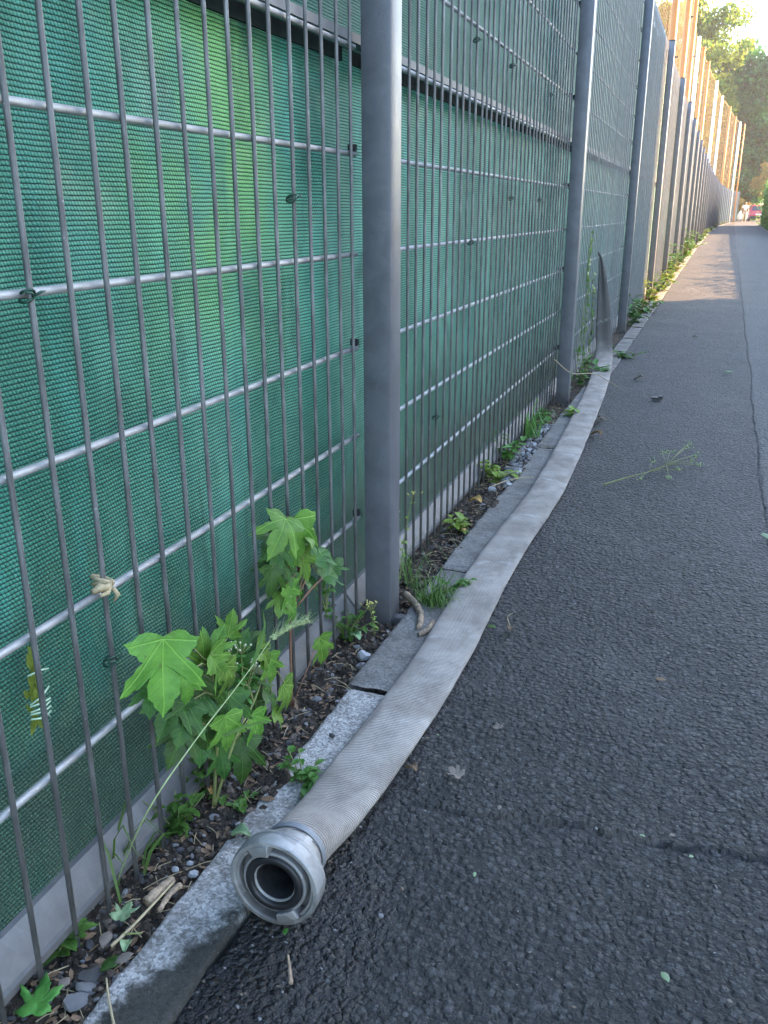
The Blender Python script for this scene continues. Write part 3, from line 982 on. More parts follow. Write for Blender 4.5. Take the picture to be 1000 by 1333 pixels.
def seedling(label, base, stems, leaves, stem_mat):
    t = thing('maple_seedling', label, 'seedling', base)
    v, f = [], []
    for pts, r0 in stems:
        pp = [Vector(p)-Vector(base) for p in catmull(pts, 5)]
        pp = [Vector(p[:3]) for p in pp]
        tube(v, f, pp, [r0*(1-.55*i/(len(pp)-1)) for i in range(len(pp))], 6)
    hub = Vector(stems[0][0][-1])
    for (px, py, X, size, ang, tilt, dark, k) in leaves:
        c = fp(px, py, X)
        # tip direction given as an angle in the picture plane of the fence (0 = up, + = towards +Y), tilted out towards the path
        a = R(ang)
        tip = Vector((.35*math.sin(R(tilt)), math.sin(a), math.cos(a)))
        nrm = Vector((math.cos(R(tilt))*.9, -.35, math.sin(R(tilt))+.35))
        tip.normalize()
        pos = c - tip*size*.42
        me = (PALMD if dark else PALM)[k % (3 if dark else 5)]
        place_leaf(t, base, me, pos, size, tip, nrm)
        # petiole
        j = min((Vector(s_[i]) for s_, _ in stems for i in range(len(s_))), key=lambda q: (q-pos).length + (0 if q.z < pos.z else .05))
        mid = (j+pos)/2 + Vector((.006, 0, .012))
        tube(v, f, [j-Vector(base), mid-Vector(base), pos-Vector(base)], [.0016, .0013, .0011], 5)
    link('stem', mesh('stem', v, f, stem_mat, True), t)
    return t

bA = fp(275, 1015, .018); bA.z = -.02
A1 = [bA, fp(283, 960, .03), fp(280, 905, .04), fp(275, 868, .04)]
A2 = [bA, fp(305, 965, .045), fp(330, 915, .05), fp(345, 872, .04)]
seedling('bushy maple seedling with bright broad leaves growing through the rods near the coupling', bA,
         [(A1, .0035), (A2, .003)],
         [(214, 872, .075, .108, 200, 35, 0, 0), (198, 905, .05, .055, 215, 45, 1, 0),
          (286, 868, .06, .075, 155, 40, 0, 2), (303, 880, .065, .06, 160, 30, 0, 3), (280, 838, .03, .055, 30, 50, 0, 1), (300, 815, .02, .05, 10, 40, 0, 0),
          (240, 938, .05, .07, 235, 40, 1, 0), (262, 905, .03, .085, 200, 50, 1, 1), (270, 945, .035, .08, 190, 45, 1, 2), (298, 952, .07, .068, 185, 35, 0, 1),
          (322, 905, .04, .085, 160, 50, 1, 0), (300, 925, .05, .075, 200, 40, 1, 2), (345, 852, .05, .068, 150, 50, 0, 2), (352, 870, .05, .06, 175, 40, 0, 4),
          (378, 905, .06, .075, 160, 35, 0, 3), (352, 905, .05, .06, 140, 50, 1, 0), (335, 945, .06, .062, 170, 35, 0, 4), (316, 985, .05, .08, 205, 55, 1, 1), (232, 962, .03, .072, 235, 35, 1, 1), (330, 880, .03, .07, 90, 60, 1, 2),
          (250, 915, .02, .085, 220, 45, 1, 2), (285, 895, .02, .09, 180, 55, 1, 0), (262, 960, .02, .08, 210, 45, 1, 0), (305, 975, .03, .075, 175, 55, 1, 1), (340, 925, .03, .07, 150, 50, 1, 2), (222, 925, .03, .075, 250, 40, 1, 2), (310, 850, .02, .075, 20, 55, 1, 0), (265, 850, .03, .06, 350, 50, 0, 4), (362, 930, .05, .05, 140, 50, 0, 0), (290, 990, .035, .06, 190, 50, 1, 0), (325, 835, .02, .06, 60, 55, 1, 1), (245, 895, .06, .05, 190, 40, 0, 3)], M_STEM)
bB = fp(378, 858, .004); bB.z = -.015
B1 = [bB, fp(378, 800, .012), fp(388, 750, .016), fp(383, 700, .016), fp(390, 668, .015)]
seedling('upright maple seedling with drooping leaves climbing the rods left of the near post', bB,
         [(B1, .003)],
         [(388, 705, .04, .115, 180, 25, 0, 1), (368, 690, .04, .085, 245, 30, 0, 3), (405, 695, .04, .085, 120, 30, 0, 2), (362, 722, .02, .065, 215, 30, 1, 0), (398, 735, .03, .07, 165, 30, 0, 0),
          (418, 720, .02, .07, 80, 40, 1, 1), (365, 745, .015, .06, 250, 30, 1, 2), (378, 775, .03, .06, 170, 40, 0, 4), (384, 795, .03, .065, 160, 45, 0, 3), (355, 755, .02, .06, 200, 30, 1, 1),
          (430, 748, .035, .065, 95, 40, 1, 2), (405, 755, .01, .07, 130, 40, 1, 0), (420, 845, .02, .07, 175, 35, 0, 2),
          (378, 715, .01, .075, 190, 40, 1, 0), (395, 715, .01, .075, 150, 40, 1, 2), (358, 735, .01, .07, 230, 35, 1, 1), (372, 760, .015, .06, 210, 40, 1, 0), (415, 738, .01, .06, 120, 45, 1, 1), (390, 770, .01, .065, 150, 45, 1, 2), (365, 785, .02, .05, 220, 40, 0, 0), (438, 735, .02, .05, 70, 45, 1, 0), (352, 705, .01, .055, 270, 40, 1, 2)], M_STEMR)

def weed(label, base, h, n, L, mat, spread=.05, name='weed', flowers=0, seed=0, cat='weed', fmat=None, lean=(0, 0, 0)):
    r_ = random.Random(seed)
    t = thing(name, label, cat, base)
    v, f = [], []; lv, lf, lu = [], [], []; fv, ff = [], []
    ns = max(2, n//9)
    for s_ in range(ns):
        a = r_.uniform(0, 6.28); sp = spread*r_.uniform(.3, 1)
        hh = h*r_.uniform(.55, 1)
        pts = [Vector((0, 0, 0)), Vector((math.cos(a)*sp*.35, math.sin(a)*sp*.35, hh*.5)), Vector((math.cos(a)*sp, math.sin(a)*sp, hh))]
        pts = [p+Vector(lean)*(p.z/h)**1.5 for p in pts]
        pp = [Vector(q) for q in catmull(pts, 4)]
        tube(v, f, pp, [.0016*(1-.5*i/8) for i in range(len(pp))], 5)
        k = max(3, n//ns)
        for i in range(k):
            u = r_.uniform(.12, 1); q = pp[min(len(pp)-1, int(u*(len(pp)-1)))]
            b = r_.uniform(0, 6.28)
            d = Vector((math.cos(b), math.sin(b), r_.uniform(-.15, .7)))
            ovate(lv, lf, lu, q, d, Vector((0, 0, 1)), L*r_.uniform(.6, 1.15), L*r_.uniform(.45, .65), r_.uniform(.1, .5))
        if s_ < flowers:
            for i in range(9):
                q = pp[-1]+Vector((r_.gauss(0, .010), r_.gauss(0, .010), r_.uniform(0, .016)))
                tube(fv, ff, [q, q+Vector((0, 0, .0025))], [.0019, .0015], 6)
                tube(v, f, [pp[-1]-Vector((0, 0, .008)), q], .0006, 4)
    link('stem', mesh('stem', v, f, M_STEM, True), t)
    link('foliage', mesh('foliage', lv, lf, mat, True, uv=lu), t)
    if fv: link('flower_head', mesh('flower_head', fv, ff, fmat or M_FLOW, True), t, kind='stuff')
    return t
def gz(px, py): 
    p = gp(px, py, -.015); p.z = -.018; return p
weed('small leafy weed below the bushy maple seedling, by the bottom rail', gz(232, 1088), .075, 90, .022, M_WEED, .055, seed=1)
weed('low bright weed growing beside the concrete edging behind the coupling', gz(395, 1030), .080, 64, .024, M_WEED, .045, seed=2)
weed('broad leaved weed pressed between hose and edging near coupling', gz(402, 1062), .035, 14, .030, M_WEED, .03, seed=3)
weed('fine leaved weed under the bushy maple seedling', gz(262, 1030), .10, 110, .019, M_WEED, .06, seed=4)
weed('green weed with small leaves at the foot of the near post', gz(452, 832), .085, 90, .021, M_WEED, .06, seed=5)
weed('thin weed with yellow flower head in front of the near post', gz(488, 828), .115, 12, .012, M_WEEDY, .02, flowers=2, seed=6, lean=(0, -.01, 0))
weed('small weed with green umbels behind rods left of the near post', fp(425, 800, .0)*1, .13, 40, .018, M_WEED, .05, seed=7)
weed('weed with cream flowers among the bushy maple seedling leaves', fp(318, 930, .035)*1, .15, 40, .016, M_WEED, .05, flowers=4, seed=8, fmat=M_FLOWW)
weed('tall thin weed with yellowish flowers right of the near post', fp(520, 760, .03)*1, .30, 26, .014, M_WEEDY, .05, flowers=3, seed=9, lean=(0, .06, 0))
weed('tuft of yellow green weeds beside edging in the second fence bay', gz(600, 690), .06, 40, .040, M_WEEDY, .06, seed=10)
weed('dense low weeds against the rods halfway along second fence bay', gz(645, 628), .09, 60, .042, M_WEEDY, .09, seed=11)
weed('dark green weeds beside gravel near the second post', gz(660, 600), .14, 50, .045, M_WEED, .10, seed=12)
weed('sprawling weed on the soil just before the second post', gz(705, 548), .06, 30, .05, M_WEED, .10, seed=13)
weed('leafy bindweed clump right behind the second post', gz(757, 500), .22, 60, .045, M_WEED, .09, seed=14)
weed('low weed at the foot of the second post beside hose', gz(742, 545), .06, 26, .045, M_WEEDY, .06, seed=15)
weed('weed sprouting across the hose bend on the ground', gz(782, 492)+Vector((0, 0, .03)), .07, 22, .055, M_WEED, .12, seed=16)
weed('green weed trailing onto asphalt beyond the hose riser', gz(815, 467), .07, 40, .06, M_WEED, .16, seed=17)
weed('tiny seedling on gravel by nearest rods', gz(75, 1240), .03, 24, .034, M_WEED, .03, seed=18)
weed('tiny sprout beside wood chip on the gravel', gz(200, 1105), .03, 10, .018, M_WEED, .02, seed=19)
weed('small sprouts at fence foot beneath speckled maple leaf', gz(300, 1048), .030, 40, .020, M_WEED, .06, seed=20)
far_w = [(812, 425), (828, 412), (842, 396), (858, 384), (872, 372), (880, 358), (889, 347), (897, 337), (905, 327), (913, 318), (921, 311), (929, 305), (937, 300), (946, 296)]
for i, (a, b) in enumerate(far_w):
    p = gp(a-6, b-3, -.02)
    sc = max(1, p.y/9)
    p.x = float(fx(p.y)) + .10
    weed('sunlit yellow weed clump at the fence foot, number %s along from third post' % ['one', 'two', 'three', 'four', 'five', 'six', 'seven', 'eight', 'nine', 'ten', 'eleven', 'twelve', 'thirteen', 'fourteen'][i],
         p, .17+.02*sc+rnd.uniform(0, .12), 70, .07+.012*sc, M_WEEDY if i % 3 else M_WEED, .20+.05*sc, seed=40+i).__setitem__('group', 'weeds along the far fence foot')
weed('tall green weeds climbing the fence behind the fourth post', Vector((.05, 14.6, -.02)), .6, 150, .10, M_WEED, .45, seed=60)
weed('tall green weeds against the pale far fence bay', Vector((.06, 21.4, -.02)), .7, 150, .13, M_WEED, .55, seed=61)

# climbing vine on the third bay next to the hose
t = thing('bindweed_vine', 'thin bindweed vine climbing the rods between second post and hose riser', 'vine', (.01, 5.3, 0))
v, f = [], []; lv, lf, lu = [], [], []
for s_ in range(5):
    y0 = 4.85+s_*.22
    pts = [Vector((.012, y0, 0))]
    for k in range(9):
        pts.append(pts[-1]+Vector((rnd.uniform(-.004, .005), rnd.uniform(-.05, .06), rnd.uniform(.05, .13))))
    pp = [Vector(q)-Vector((.01, 5.3, 0)) for q in catmull(pts, 3)]
    tube(v, f, pp, .0018, 5)
    for q in pp:
        for _ in range(1):
            a = rnd.uniform(0, 6.28)
            ovate(lv, lf, lu, q, Vector((rnd.uniform(.1, .7), math.cos(a), math.sin(a))), Vector((1, -.3, .4)), rnd.uniform(.02, .042), rnd.uniform(.016, .03), .2)
link('stem', mesh('stem', v, f, M_STEM, True), t); link('foliage', mesh('foliage', lv, lf, M_WEED, True, uv=lu), t)

# grass clump between post and hose
def grass(label, base, n, L, w, seed, lean=(0, 0), name='grass_tuft', cat='grass'):
    r_ = random.Random(seed)
    t = thing(name, label, cat, base)
    lv, lf, lu = [], [], []
    for i in range(n):
        a = r_.uniform(0, 6.28); l_ = L*r_.uniform(.45, 1.1)
        d = Vector((math.cos(a)*.5+lean[0]*r_.uniform(.4, 1.4), math.sin(a)*.5+lean[1]*r_.uniform(.4, 1.4), 0))
        b = Vector((r_.gauss(0, .018), r_.gauss(0, .018), 0))
        h_ = l_*r_.uniform(.3, .8)
        blade(lv, lf, lu, None, [b, b+d*l_*.25+Vector((0, 0, h_*.65)), b+d*l_*.6+Vector((0, 0, h_*.9)), b+d*l_+Vector((0, 0, h_*.55))], w*r_.uniform(.6, 1.2))
    link('blades', mesh('blades', lv, lf, M_GRASS, True, uv=lu), t)
    return t
grass('flopped grass tuft between the near post and the hose', gz(562, 792), 150, .135, .0042, 1, (.22, .02))
weed('feathery green weed leaning over the hose beyond near post', gz(592, 778), .075, 60, .026, M_WEED, .06, seed=70)
t = grass('thin upright grass stalks close behind the near post', gz(532, 765), 26, .26, .0028, 2, (.05, -.1))
grass('long grass blades by the bottom rail below maple seedling', gz(155, 1140), 14, .17, .006, 3, (.0, .35))
grass('arching grass tuft near gravel in the second bay', gz(690, 570), 40, .22, .007, 4, (.1, .1))

# wild barley: a long stem leaning up through the seedling with a bristly ear
t = thing('wild_barley', 'leaning wild barley stalk with a pale bristly ear', 'barley', gz(150, 1150))
b0 = gz(150, 1150)
pts = [b0, fp(190, 1060, .085), fp(250, 970, .105), fp(300, 905, .09), fp(330, 865, .07), fp(352, 833, .055)]
v, f = [], []
tube(v, f, [Vector(q)-b0 for q in catmull(pts, 6)], [.0014-.00002*i for i in range(31)], 6)
link('stalk', mesh('stalk', v, f, M_BARLEY, True), t)
e0, e1, e2 = fp(352, 833, .055), fp(378, 815, .055), fp(400, 808, .055)
v, f = [], []
ear = [Vector(q) for q in catmull([e0, e1, e2], 8)]
for i, q in enumerate(ear[1:]):
    d = (ear[i+1]-ear[i]).normalized()
    for s_ in range(5):
        sd = Vector((rnd.gauss(0, 1), rnd.gauss(0, 1), rnd.gauss(0, 1))); sd = (sd-d*sd.dot(d)).normalized()
        g0 = q+sd*.0025
        tube(v, f, [g0-d*.004, g0+sd*.0015, g0+d*.006+sd*.001-b0*0], [.0005, .0022, .0006], 5)
        tube(v, f, [g0, g0+d*.030+sd*rnd.uniform(.006, .014)+Vector((0, 0, .006))], [.0006, .0003], 3, False)
v = [q-b0 for q in v]
link('ear', mesh('ear', v, f, M_BARLEY, True), t)
lv, lf, lu = [], [], []
g = [fp(292, 958, .10), fp(320, 945, .12), fp(350, 938, .13), fp(378, 945, .135)]
blade(lv, lf, lu, None, [q-b0 for q in g], .010)
g = [fp(328, 868, .07), fp(340, 835, .06), fp(345, 815, .05), fp(342, 790, .05)]
blade(lv, lf, lu, None, [q-b0 for q in g], .007)
link('blades', mesh('blades', lv, lf, M_GRASS, True, uv=lu), t)

# ------------------------------------------------------------------ gravel, stones, litter
def pebble(seed, squash=.6, n=1, jag=.22):
    r_ = random.Random(seed)
    bm = bmesh.new(); bmesh.ops.create_icosphere(bm, subdivisions=n, radius=1)
    for w in bm.verts:
        k = 1 + r_.uniform(-jag, jag)
        w.co = Vector((w.co.x*k, w.co.y*k*.75, w.co.z*k*squash))
    v = [tuple(w.co) for w in bm.verts]; f = [tuple(q.index for q in p.verts) for p in bm.faces]
    bm.free(); return v, f
PB = [pebble(i, .35+.04*i, 1, .34) for i in range(12)]
def scatter(name, mat_list, N, xr, yfun, szfun, z=-.018, seed=5):
    r_ = random.Random(seed)
    v, f, mi = [], [], []
    XY = [(r_.uniform(*xr), yfun(r_)) for _ in range(N)]
    Z = soil_z(np.array([q[0] for q in XY]), np.array([q[1] for q in XY])).tolist()
    for (x, y), zz in zip(XY, Z):
        pv, pf = PB[r_.randrange(len(PB))]
        s_ = szfun(r_)
        rot = Matrix.Rotation(r_.uniform(0, 6.28), 3, 'Z') @ Matrix.Rotation(r_.uniform(-.9, .9), 3, 'X')
        b = len(v); k = r_.choices(range(len(mat_list)), [m[1] for m in mat_list])[0]
        ox = x+float(fx(y))
        for q in pv:
            w = rot @ (Vector(q)*s_)
            v.append((ox+w.x, y+w.y, zz+s_*.12+w.z))
        for q in pf:
            f.append(tuple(b+a for a in q)); mi.append(k)
    o = link(name, mesh(name, v, f, [m[0] for m in mat_list], False, midx=mi), kind='stuff')
    return o
tag(scatter('gravel', [(M_STONED, 2), (M_STONEB, 3), (M_STONE, 1.2), (M_STONEW, .08), (M_SOIL, 9)], 5600, (-.05, .100), lambda r_: .45+3.6*r_.random()**1.5, lambda r_: r_.choice([.003, .004, .005, .006, .009])*r_.uniform(.6, 1.2)), 'loose grey gravel and crumbs on the soil along the fence foot', 'gravel')
tag(scatter('gravel', [(M_STONE, 4), (M_STONEW, 2), (M_STONED, 2)], 260, (.03, .100), lambda r_: r_.uniform(3.0, 4.1), lambda r_: r_.uniform(.010, .022), seed=9), 'heap of pale crushed stones before the second post', 'gravel')

r_ = random.Random(91); gv, gf, gm = [], [], []
for i in range(700):
    x = .19+abs(r_.gauss(0, .09)) if i < 520 else r_.uniform(.2, 1.1); y = .55+2.6*r_.random()**1.5
    pv, pf = PB[r_.randrange(len(PB))]; s_ = r_.choice([.0012, .0018, .0025, .0035])*r_.uniform(.7, 1.2); b = len(gv)
    for q in pv: gv.append((x+q[0]*s_, y+q[1]*s_, .002+q[2]*s_))
    for q in pf: gf.append(tuple(b+a for a in q)); gm.append(i % 3)
tag(link('grit', mesh('grit', gv, gf, [M_STONED, M_STONE, M_STONEB], midx=gm), kind='stuff'), 'fine loose grit on the asphalt beside the hose', 'grit')

def stone(label, pos, size, mat, seed, squash=.55, rz=0):
    v, f = pebble(seed, squash, 2)
    r_ = random.Random(seed)
    o = link('stone', mesh('stone', v, f, mat, True), None, pos, (r_.uniform(-.2, .2), r_.uniform(-.2, .2), rz), size)
    try: o.data.set_sharp_from_angle(angle=R(32))
    except Exception: pass
    tag(o, label, 'stone', 'loose stones by the fence')
def s_at(px, py, dz=.0):
    p = gp(px, py, -.005); p.z = -.006+dz; return p
stone('dark blue grey rounded stone left of the edging corner', s_at(118, 1271), .017, M_STONED, 301, .6, .5)
stone('pale grey flat stone at bottom edge beside gravel', s_at(98, 1303), .016, M_STONE, 302, .4, 1.0)
stone('long grey stone chip right of the dark rounded stone', s_at(112, 1285), .013, M_STONE, 303, .4, .2)
stone('light blue grey stone next to the wood chip', s_at(252, 1137), .0085, M_STONEW, 304, .7)
stone('small white stone beside the grass blades', s_at(228, 1131), .0065, M_STONEW, 305, .7)
stone('grey speckled stone left of the near post on soil', s_at(474, 853), .017, M_STONEW, 306, .7, -.4)
stone('smaller grey stone touching the speckled stone near post', s_at(470, 866), .011, M_STONE, 307, .7, .5)
stone('black lump of asphalt at the foot of the near post', s_at(522, 806), .024, M_STONED, 308, .6, .8)
stone('dark broken asphalt lump between near post and root', s_at(540, 818), .020, M_STONED, 309, .5, .2)
stone('brown grey stone under the bottom rail below maple seedling', s_at(240, 1002, .005), .014, M_SOIL, 310, .7)
stone('flat grey pebble beneath the rightmost maple leaf', s_at(412, 909), .011, M_STONE, 311, .4)
stone('white pebble on soil near rightmost maple leaf', s_at(440, 914), .007, M_STONEW, 312, .7)
stone('dark pebble resting on the edging concrete', s_at(432, 964, .012), .006, M_STONED, 313, .8)
stone('bluish pebble beside thin yellow grass blade', s_at(213, 1148), .008, M_STONED, 314, .7)
stone('pale pebble by the bottom rail end left of the post', fp(430, 785, -.02), .017, M_STONE, 315, .6)

def litter(name, label, pos, size, mat, seed, rz=0, kind='oval', cat='leaf', tilt=.15, grp='leaf litter'):
    r_ = random.Random(seed)
    if kind == 'palm':
        V, f, uv = palmate(r_.uniform(-.3, .3), r_.uniform(.1, .5), .1, seed)
        V = [(x, y-.4, abs(z)*.8) for x, y, z in V]
    elif kind == 'curl':
        V, f, uv = [], [], []
        n = 7
        for i in range(n):
            for j in range(5):
                t = i/(n-1); w = math.sin(math.pi*min(1, t*.9+.08))*(.38+.06*r_.random())
                u = (j-2)/2
                a = u*1.4
                V.append((math.sin(a)*w*.7, t-.5, (1-math.cos(a))*w*.6+.15*math.sin(t*5)+r_.uniform(0, .05)))
                uv.append((u, t))
        for i in range(n-1):
            for j in range(4):
                f.append((i*5+j, i*5+j+1, (i+1)*5+j+1, (i+1)*5+j))
    else:
        V, f, uv = [], [], []
        ovate(V, f, uv, Vector((0, -.5, .05)), Vector((0, 1, 0)), Vector((0, 0, 1)), 1, .6, r_.uniform(-.2, .25))
    o = link(name, mesh(name, V, f, mat, True, uv=uv), None, pos, (r_.uniform(-tilt, tilt), r_.uniform(-tilt, tilt), rz), size)
    o.modifiers.new('thickness', 'SOLIDIFY').thickness = .02
    return tag(o, label, cat, grp)
def on(px, py, z=.004):
    return gp(px, py, z)
litter('fallen_leaf', 'brown lobed dead leaf lying alone on the asphalt right of hose', on(593, 1007, .006), .030, M_DEADG, 1, 1.2, 'palm')
litter('fallen_leaf', 'small grey dead leaf flat on asphalt right of hose', on(648, 946, .006), .022, M_DEADG, 2, .4, 'palm')
litter('fallen_leaf', 'narrow brown dead leaf on the asphalt at mid right', on(860, 886, .006), .026, M_DEAD, 3, 2.0)
litter('fallen_leaf', 'pale green leaf fragment on asphalt at bottom right', on(866, 1273, .006), .018, M_PALE, 4, .6)
litter('fallen_leaf', 'curled brown leaf with twig beside hose right edge', on(664, 818, .008), .032, M_DEAD, 5, .2, 'curl')
litter('fallen_leaf', 'crumpled brown leaf tucked under the right edge of hose', on(535, 1000, .008), .030, M_DEAD, 6, 1.0, 'curl')
litter('fallen_leaf', 'green leaf scrap by hose right edge beyond near post', on(640, 817, .006), .026, M_WEED, 7, 1.3)
litter('fallen_leaf', 'pale grey leaf lying at the right frame edge on seam', on(999, 701, .008), .05, M_PALE, 8, 1.4)
litter('fallen_leaf', 'tiny green leaf under the coupling rim', on(372, 1213, .006), .014, M_WEED, 9, .3)
litter('fallen_leaf', 'ochre curled dead leaf on soil below maple seedling', s_at(276, 1033, .01), .026, M_DEADY, 10, .5, 'curl')
litter('fallen_leaf', 'brown oval dead leaf on soil right of maple seedling', s_at(337, 997, .01), .028, M_DEAD, 11, 1.2)
litter('fallen_leaf', 'dark brown dead leaf beside the edging behind coupling', s_at(348, 1045, .006), .028, M_DEAD, 12, 2.0)
litter('fallen_leaf', 'grey green withered leaf lying near the coupling top', s_at(310, 1092, .008), .042, M_PALE, 13, 1.7, 'curl')
litter('fallen_leaf', 'pale folded leaf on stones left of near post', s_at(462, 834, .012), .040, M_PALE, 14, 1.0, 'curl')
litter('fallen_leaf', 'bright green wilted leaf at the bottom left corner', s_at(52, 1310, .012), .050, M_WEED, 15, .3, 'palm')
litter('fallen_leaf', 'green leaf lying against the edging corner', s_at(146, 1262, .008), .034, M_LEAFD, 16, -.4)
litter('fallen_leaf', 'pale green curled leaf at the edging corner top', s_at(166, 1238, .012), .028, M_PALE, 17, .4, 'curl')
litter('fallen_leaf', 'light green wilted leaf near the nearest rod bottoms', s_at(163, 1197, .012), .034, M_PALE, 18, .1, 'palm')
litter('fallen_leaf', 'thin beige leaf sliver beside dark rounded stone', s_at(139, 1228, .008), .030, M_DEADG, 19, .3)
litter('fallen_leaf', 'beige leaf sliver left of pale flat stone', s_at(85, 1285, .008), .024, M_DEADG, 20, .2)
litter('fallen_leaf', 'brown leaf strip along the edging corner', s_at(163, 1258, .012), .026, M_DEADG, 21, -.7)
litter('fallen_leaf', 'orange dead leaf on soil in the second fence bay', s_at(618, 656, .012), .055, M_DEADY, 22, 1.2, 'curl')
litter('fallen_leaf', 'yellow dead leaf against the edging in the second bay', s_at(603, 691, .006), .030, M_DEADY, 23, .6)
litter('fallen_leaf', 'brown leaf pile piece on asphalt beside hose near second post', on(783, 545, .006), .05, M_DEAD, 24, .4, 'curl')
litter('fallen_leaf', 'pale crumpled leaf on asphalt beside hose near second post', on(780, 548, .008), .06, M_DEADG, 25, 1.5, 'curl')
litter('fallen_leaf', 'reddish dead leaf near hose right edge before second post', on(776, 565, .008), .06, M_DEAD, 26, 1.1, 'curl')
litter('fallen_leaf', 'dry leaf on soil at the second post foot', s_at(715, 545, .01), .06, M_DEADG, 27, 1.0, 'curl')
litter('fallen_leaf', 'small dry leaf curled on soil left of second post', s_at(700, 552, .01), .05, M_DEAD, 28, .2, 'curl')
litter('fallen_leaf', 'white petal scrap on the asphalt beyond the hose bend', on(905, 438, .006), .05, M_PALE, 29, 1.0)
litter('fallen_leaf', 'pale leaf scrap on asphalt by the long seam', on(948, 485, .006), .06, M_PALE, 30, 1.5)
litter('fallen_leaf', 'pale dry leaf scrap beyond the hose bend', on(832, 492, .006), .06, M_DEADG, 31, 1.5, 'curl')
for i, (a, b, s_, w) in enumerate([(650, 1052, .012, 'at the left start of the cross crack'), (836, 1088, .010, 'lodged midway in the cross crack'), (875, 1088, .012, 'in the cross crack nearer the right side'), (618, 1138, .009, 'just below the left start of the crack'),
        (950, 1303, .008, 'in the bottom right corner'), (900, 1115, .010, 'below the right half of the crack'), (705, 1020, .006, 'above the crack, right of the lobed leaf'), (570, 957, .006, 'close to the hose above the lobed leaf'), (690, 1240, .006, 'at the bottom centre')]):
    litter('leaf_scrap', 'tiny pale leaf scrap on the asphalt ' + w, on(a, b, .006), s_, M_PALE if i % 2 else M_DEADG, 100+i, i*1.1, grp='tiny scraps on the asphalt', cat='leaf scrap')
# brown litter on the soil that nobody would count
r_ = random.Random(77); lv, lf, lu = [], [], []
for i in range(1300):
    y = .5+4.2*r_.random()**1.4; x = r_.uniform(-.03, .105)
    z = -.012 + r_.uniform(-.006, .006)
    a = r_.uniform(0, 6.28)
    ovate(lv, lf, lu, Vector((x, y, z)), Vector((math.cos(a), math.sin(a), r_.uniform(-.2, .3))), Vector((r_.uniform(-.4, .4), r_.uniform(-.4, .4), 1)), r_.uniform(.006, .022), r_.uniform(.002, .010), r_.uniform(-.4, .4))
tag(link('leaf_litter', mesh('leaf_litter', lv, lf, M_DEAD, True, uv=lu), kind='stuff'), 'fine brown leaf litter scattered on the soil strip', 'litter')
r_ = random.Random(78); lv, lf = [], []
for i in range(260):
    y = .5+4.5*r_.random()**1.4; x = r_.uniform(-.03, .11)
    z = -.010 + r_.uniform(-.006, .006)
    a = r_.uniform(0, 6.28); L = r_.uniform(.012, .06)
    d = Vector((math.cos(a), math.sin(a), r_.uniform(-.05, .15)))*L
    q = Vector((x, y, z))
    tube(lv, lf, [q, q+d*.5+Vector((0, 0, .003)), q+d], [.0008, .0007, .0005], 4, False)
tag(link('straw', mesh('straw', lv, lf, M_DRY, True), kind='stuff'), 'thin dry straw and stalk bits on the soil strip', 'straw')

def stick(name, label, pts, r0, r1, mat, cat='twig', n=7, grp=None):
    pp = [Vector(q[:3]) for q in catmull(pts, 5)]
    v, f = [], []
    b = pp[0].copy()
    tube(v, f, [q-b for q in pp], [(r0+(r1-r0)*i/(len(pp)-1))*(1+.12*math.sin(i*2.3)) for i in range(len(pp))], n)
    return tag(link(name, mesh(name, v, f, mat, True), None, b), label, cat, grp)
stick('wood_chip', 'short splintered piece of pale wood on the soil', [s_at(193, 1183, .012), s_at(208, 1168, .014), s_at(226, 1152, .012)], .0095, .006, M_WOOD, 'wood')
stick('wood_chip', 'thin brown wood splinter right beside the pale wood piece', [s_at(208, 1192, .010), s_at(222, 1170, .010), s_at(236, 1157, .008)], .004, .005, M_WOOD, 'wood')
stick('twig', 'straight brown twig pointing at the edging corner', [s_at(146, 1240, .012), s_at(176, 1213, .014), s_at(228, 1158, .016)], .0026, .0016, M_DRY)
stick('twig', 'thin green shoot branching off the brown twig', [s_at(160, 1226, .014), s_at(178, 1224, .013), s_at(186, 1223, .012)], .0016, .001, M_STEM)
stick('twig', 'upright dry stalk leaning on the edging end at bottom left', [s_at(150, 1345, .012), s_at(143, 1310, .014), s_at(140, 1285, .016)], .0018, .0013, M_DRY)
stick('twig', 'small brown catkin twig on the wet asphalt below coupling', [on(375, 1243, .006), on(377, 1260, .006), on(379, 1280, .007)], .0015, .0032, M_WOOD)
stick('root_piece', 'knobbly pale root lying by the grass tuft near post', [s_at(528, 780, .016), s_at(541, 795, .020), s_at(548, 808, .016), s_at(545, 824, .012)], .009, .0075, M_WOOD, 'root', 8)
stick('root_piece', 'short broken root stub touching the hose left edge', [s_at(545, 832, .012), s_at(556, 828, .016), s_at(564, 818, .016)], .006, .008, M_WOOD, 'root', 8)
stick('twig', 'thin straw lying across the edging in the second bay', [s_at(640, 638, .016), s_at(668, 630, .02), s_at(695, 626, .016)], .0022, .0014, M_DRY)
stick('twig', 'thin wavy stalk standing off the curled leaf beside hose', [on(664, 815, .012), on(661, 803, .03), on(668, 798, .04)], .0012, .0008, M_DRY)
stick('twig', 'long thin shoot reaching from second post over the hose bend', [fp(722, 468, .07), fp(745, 486, .09), gp(775, 487, .06), gp(806, 505, .02)], .0026, .0018, M_DRY)
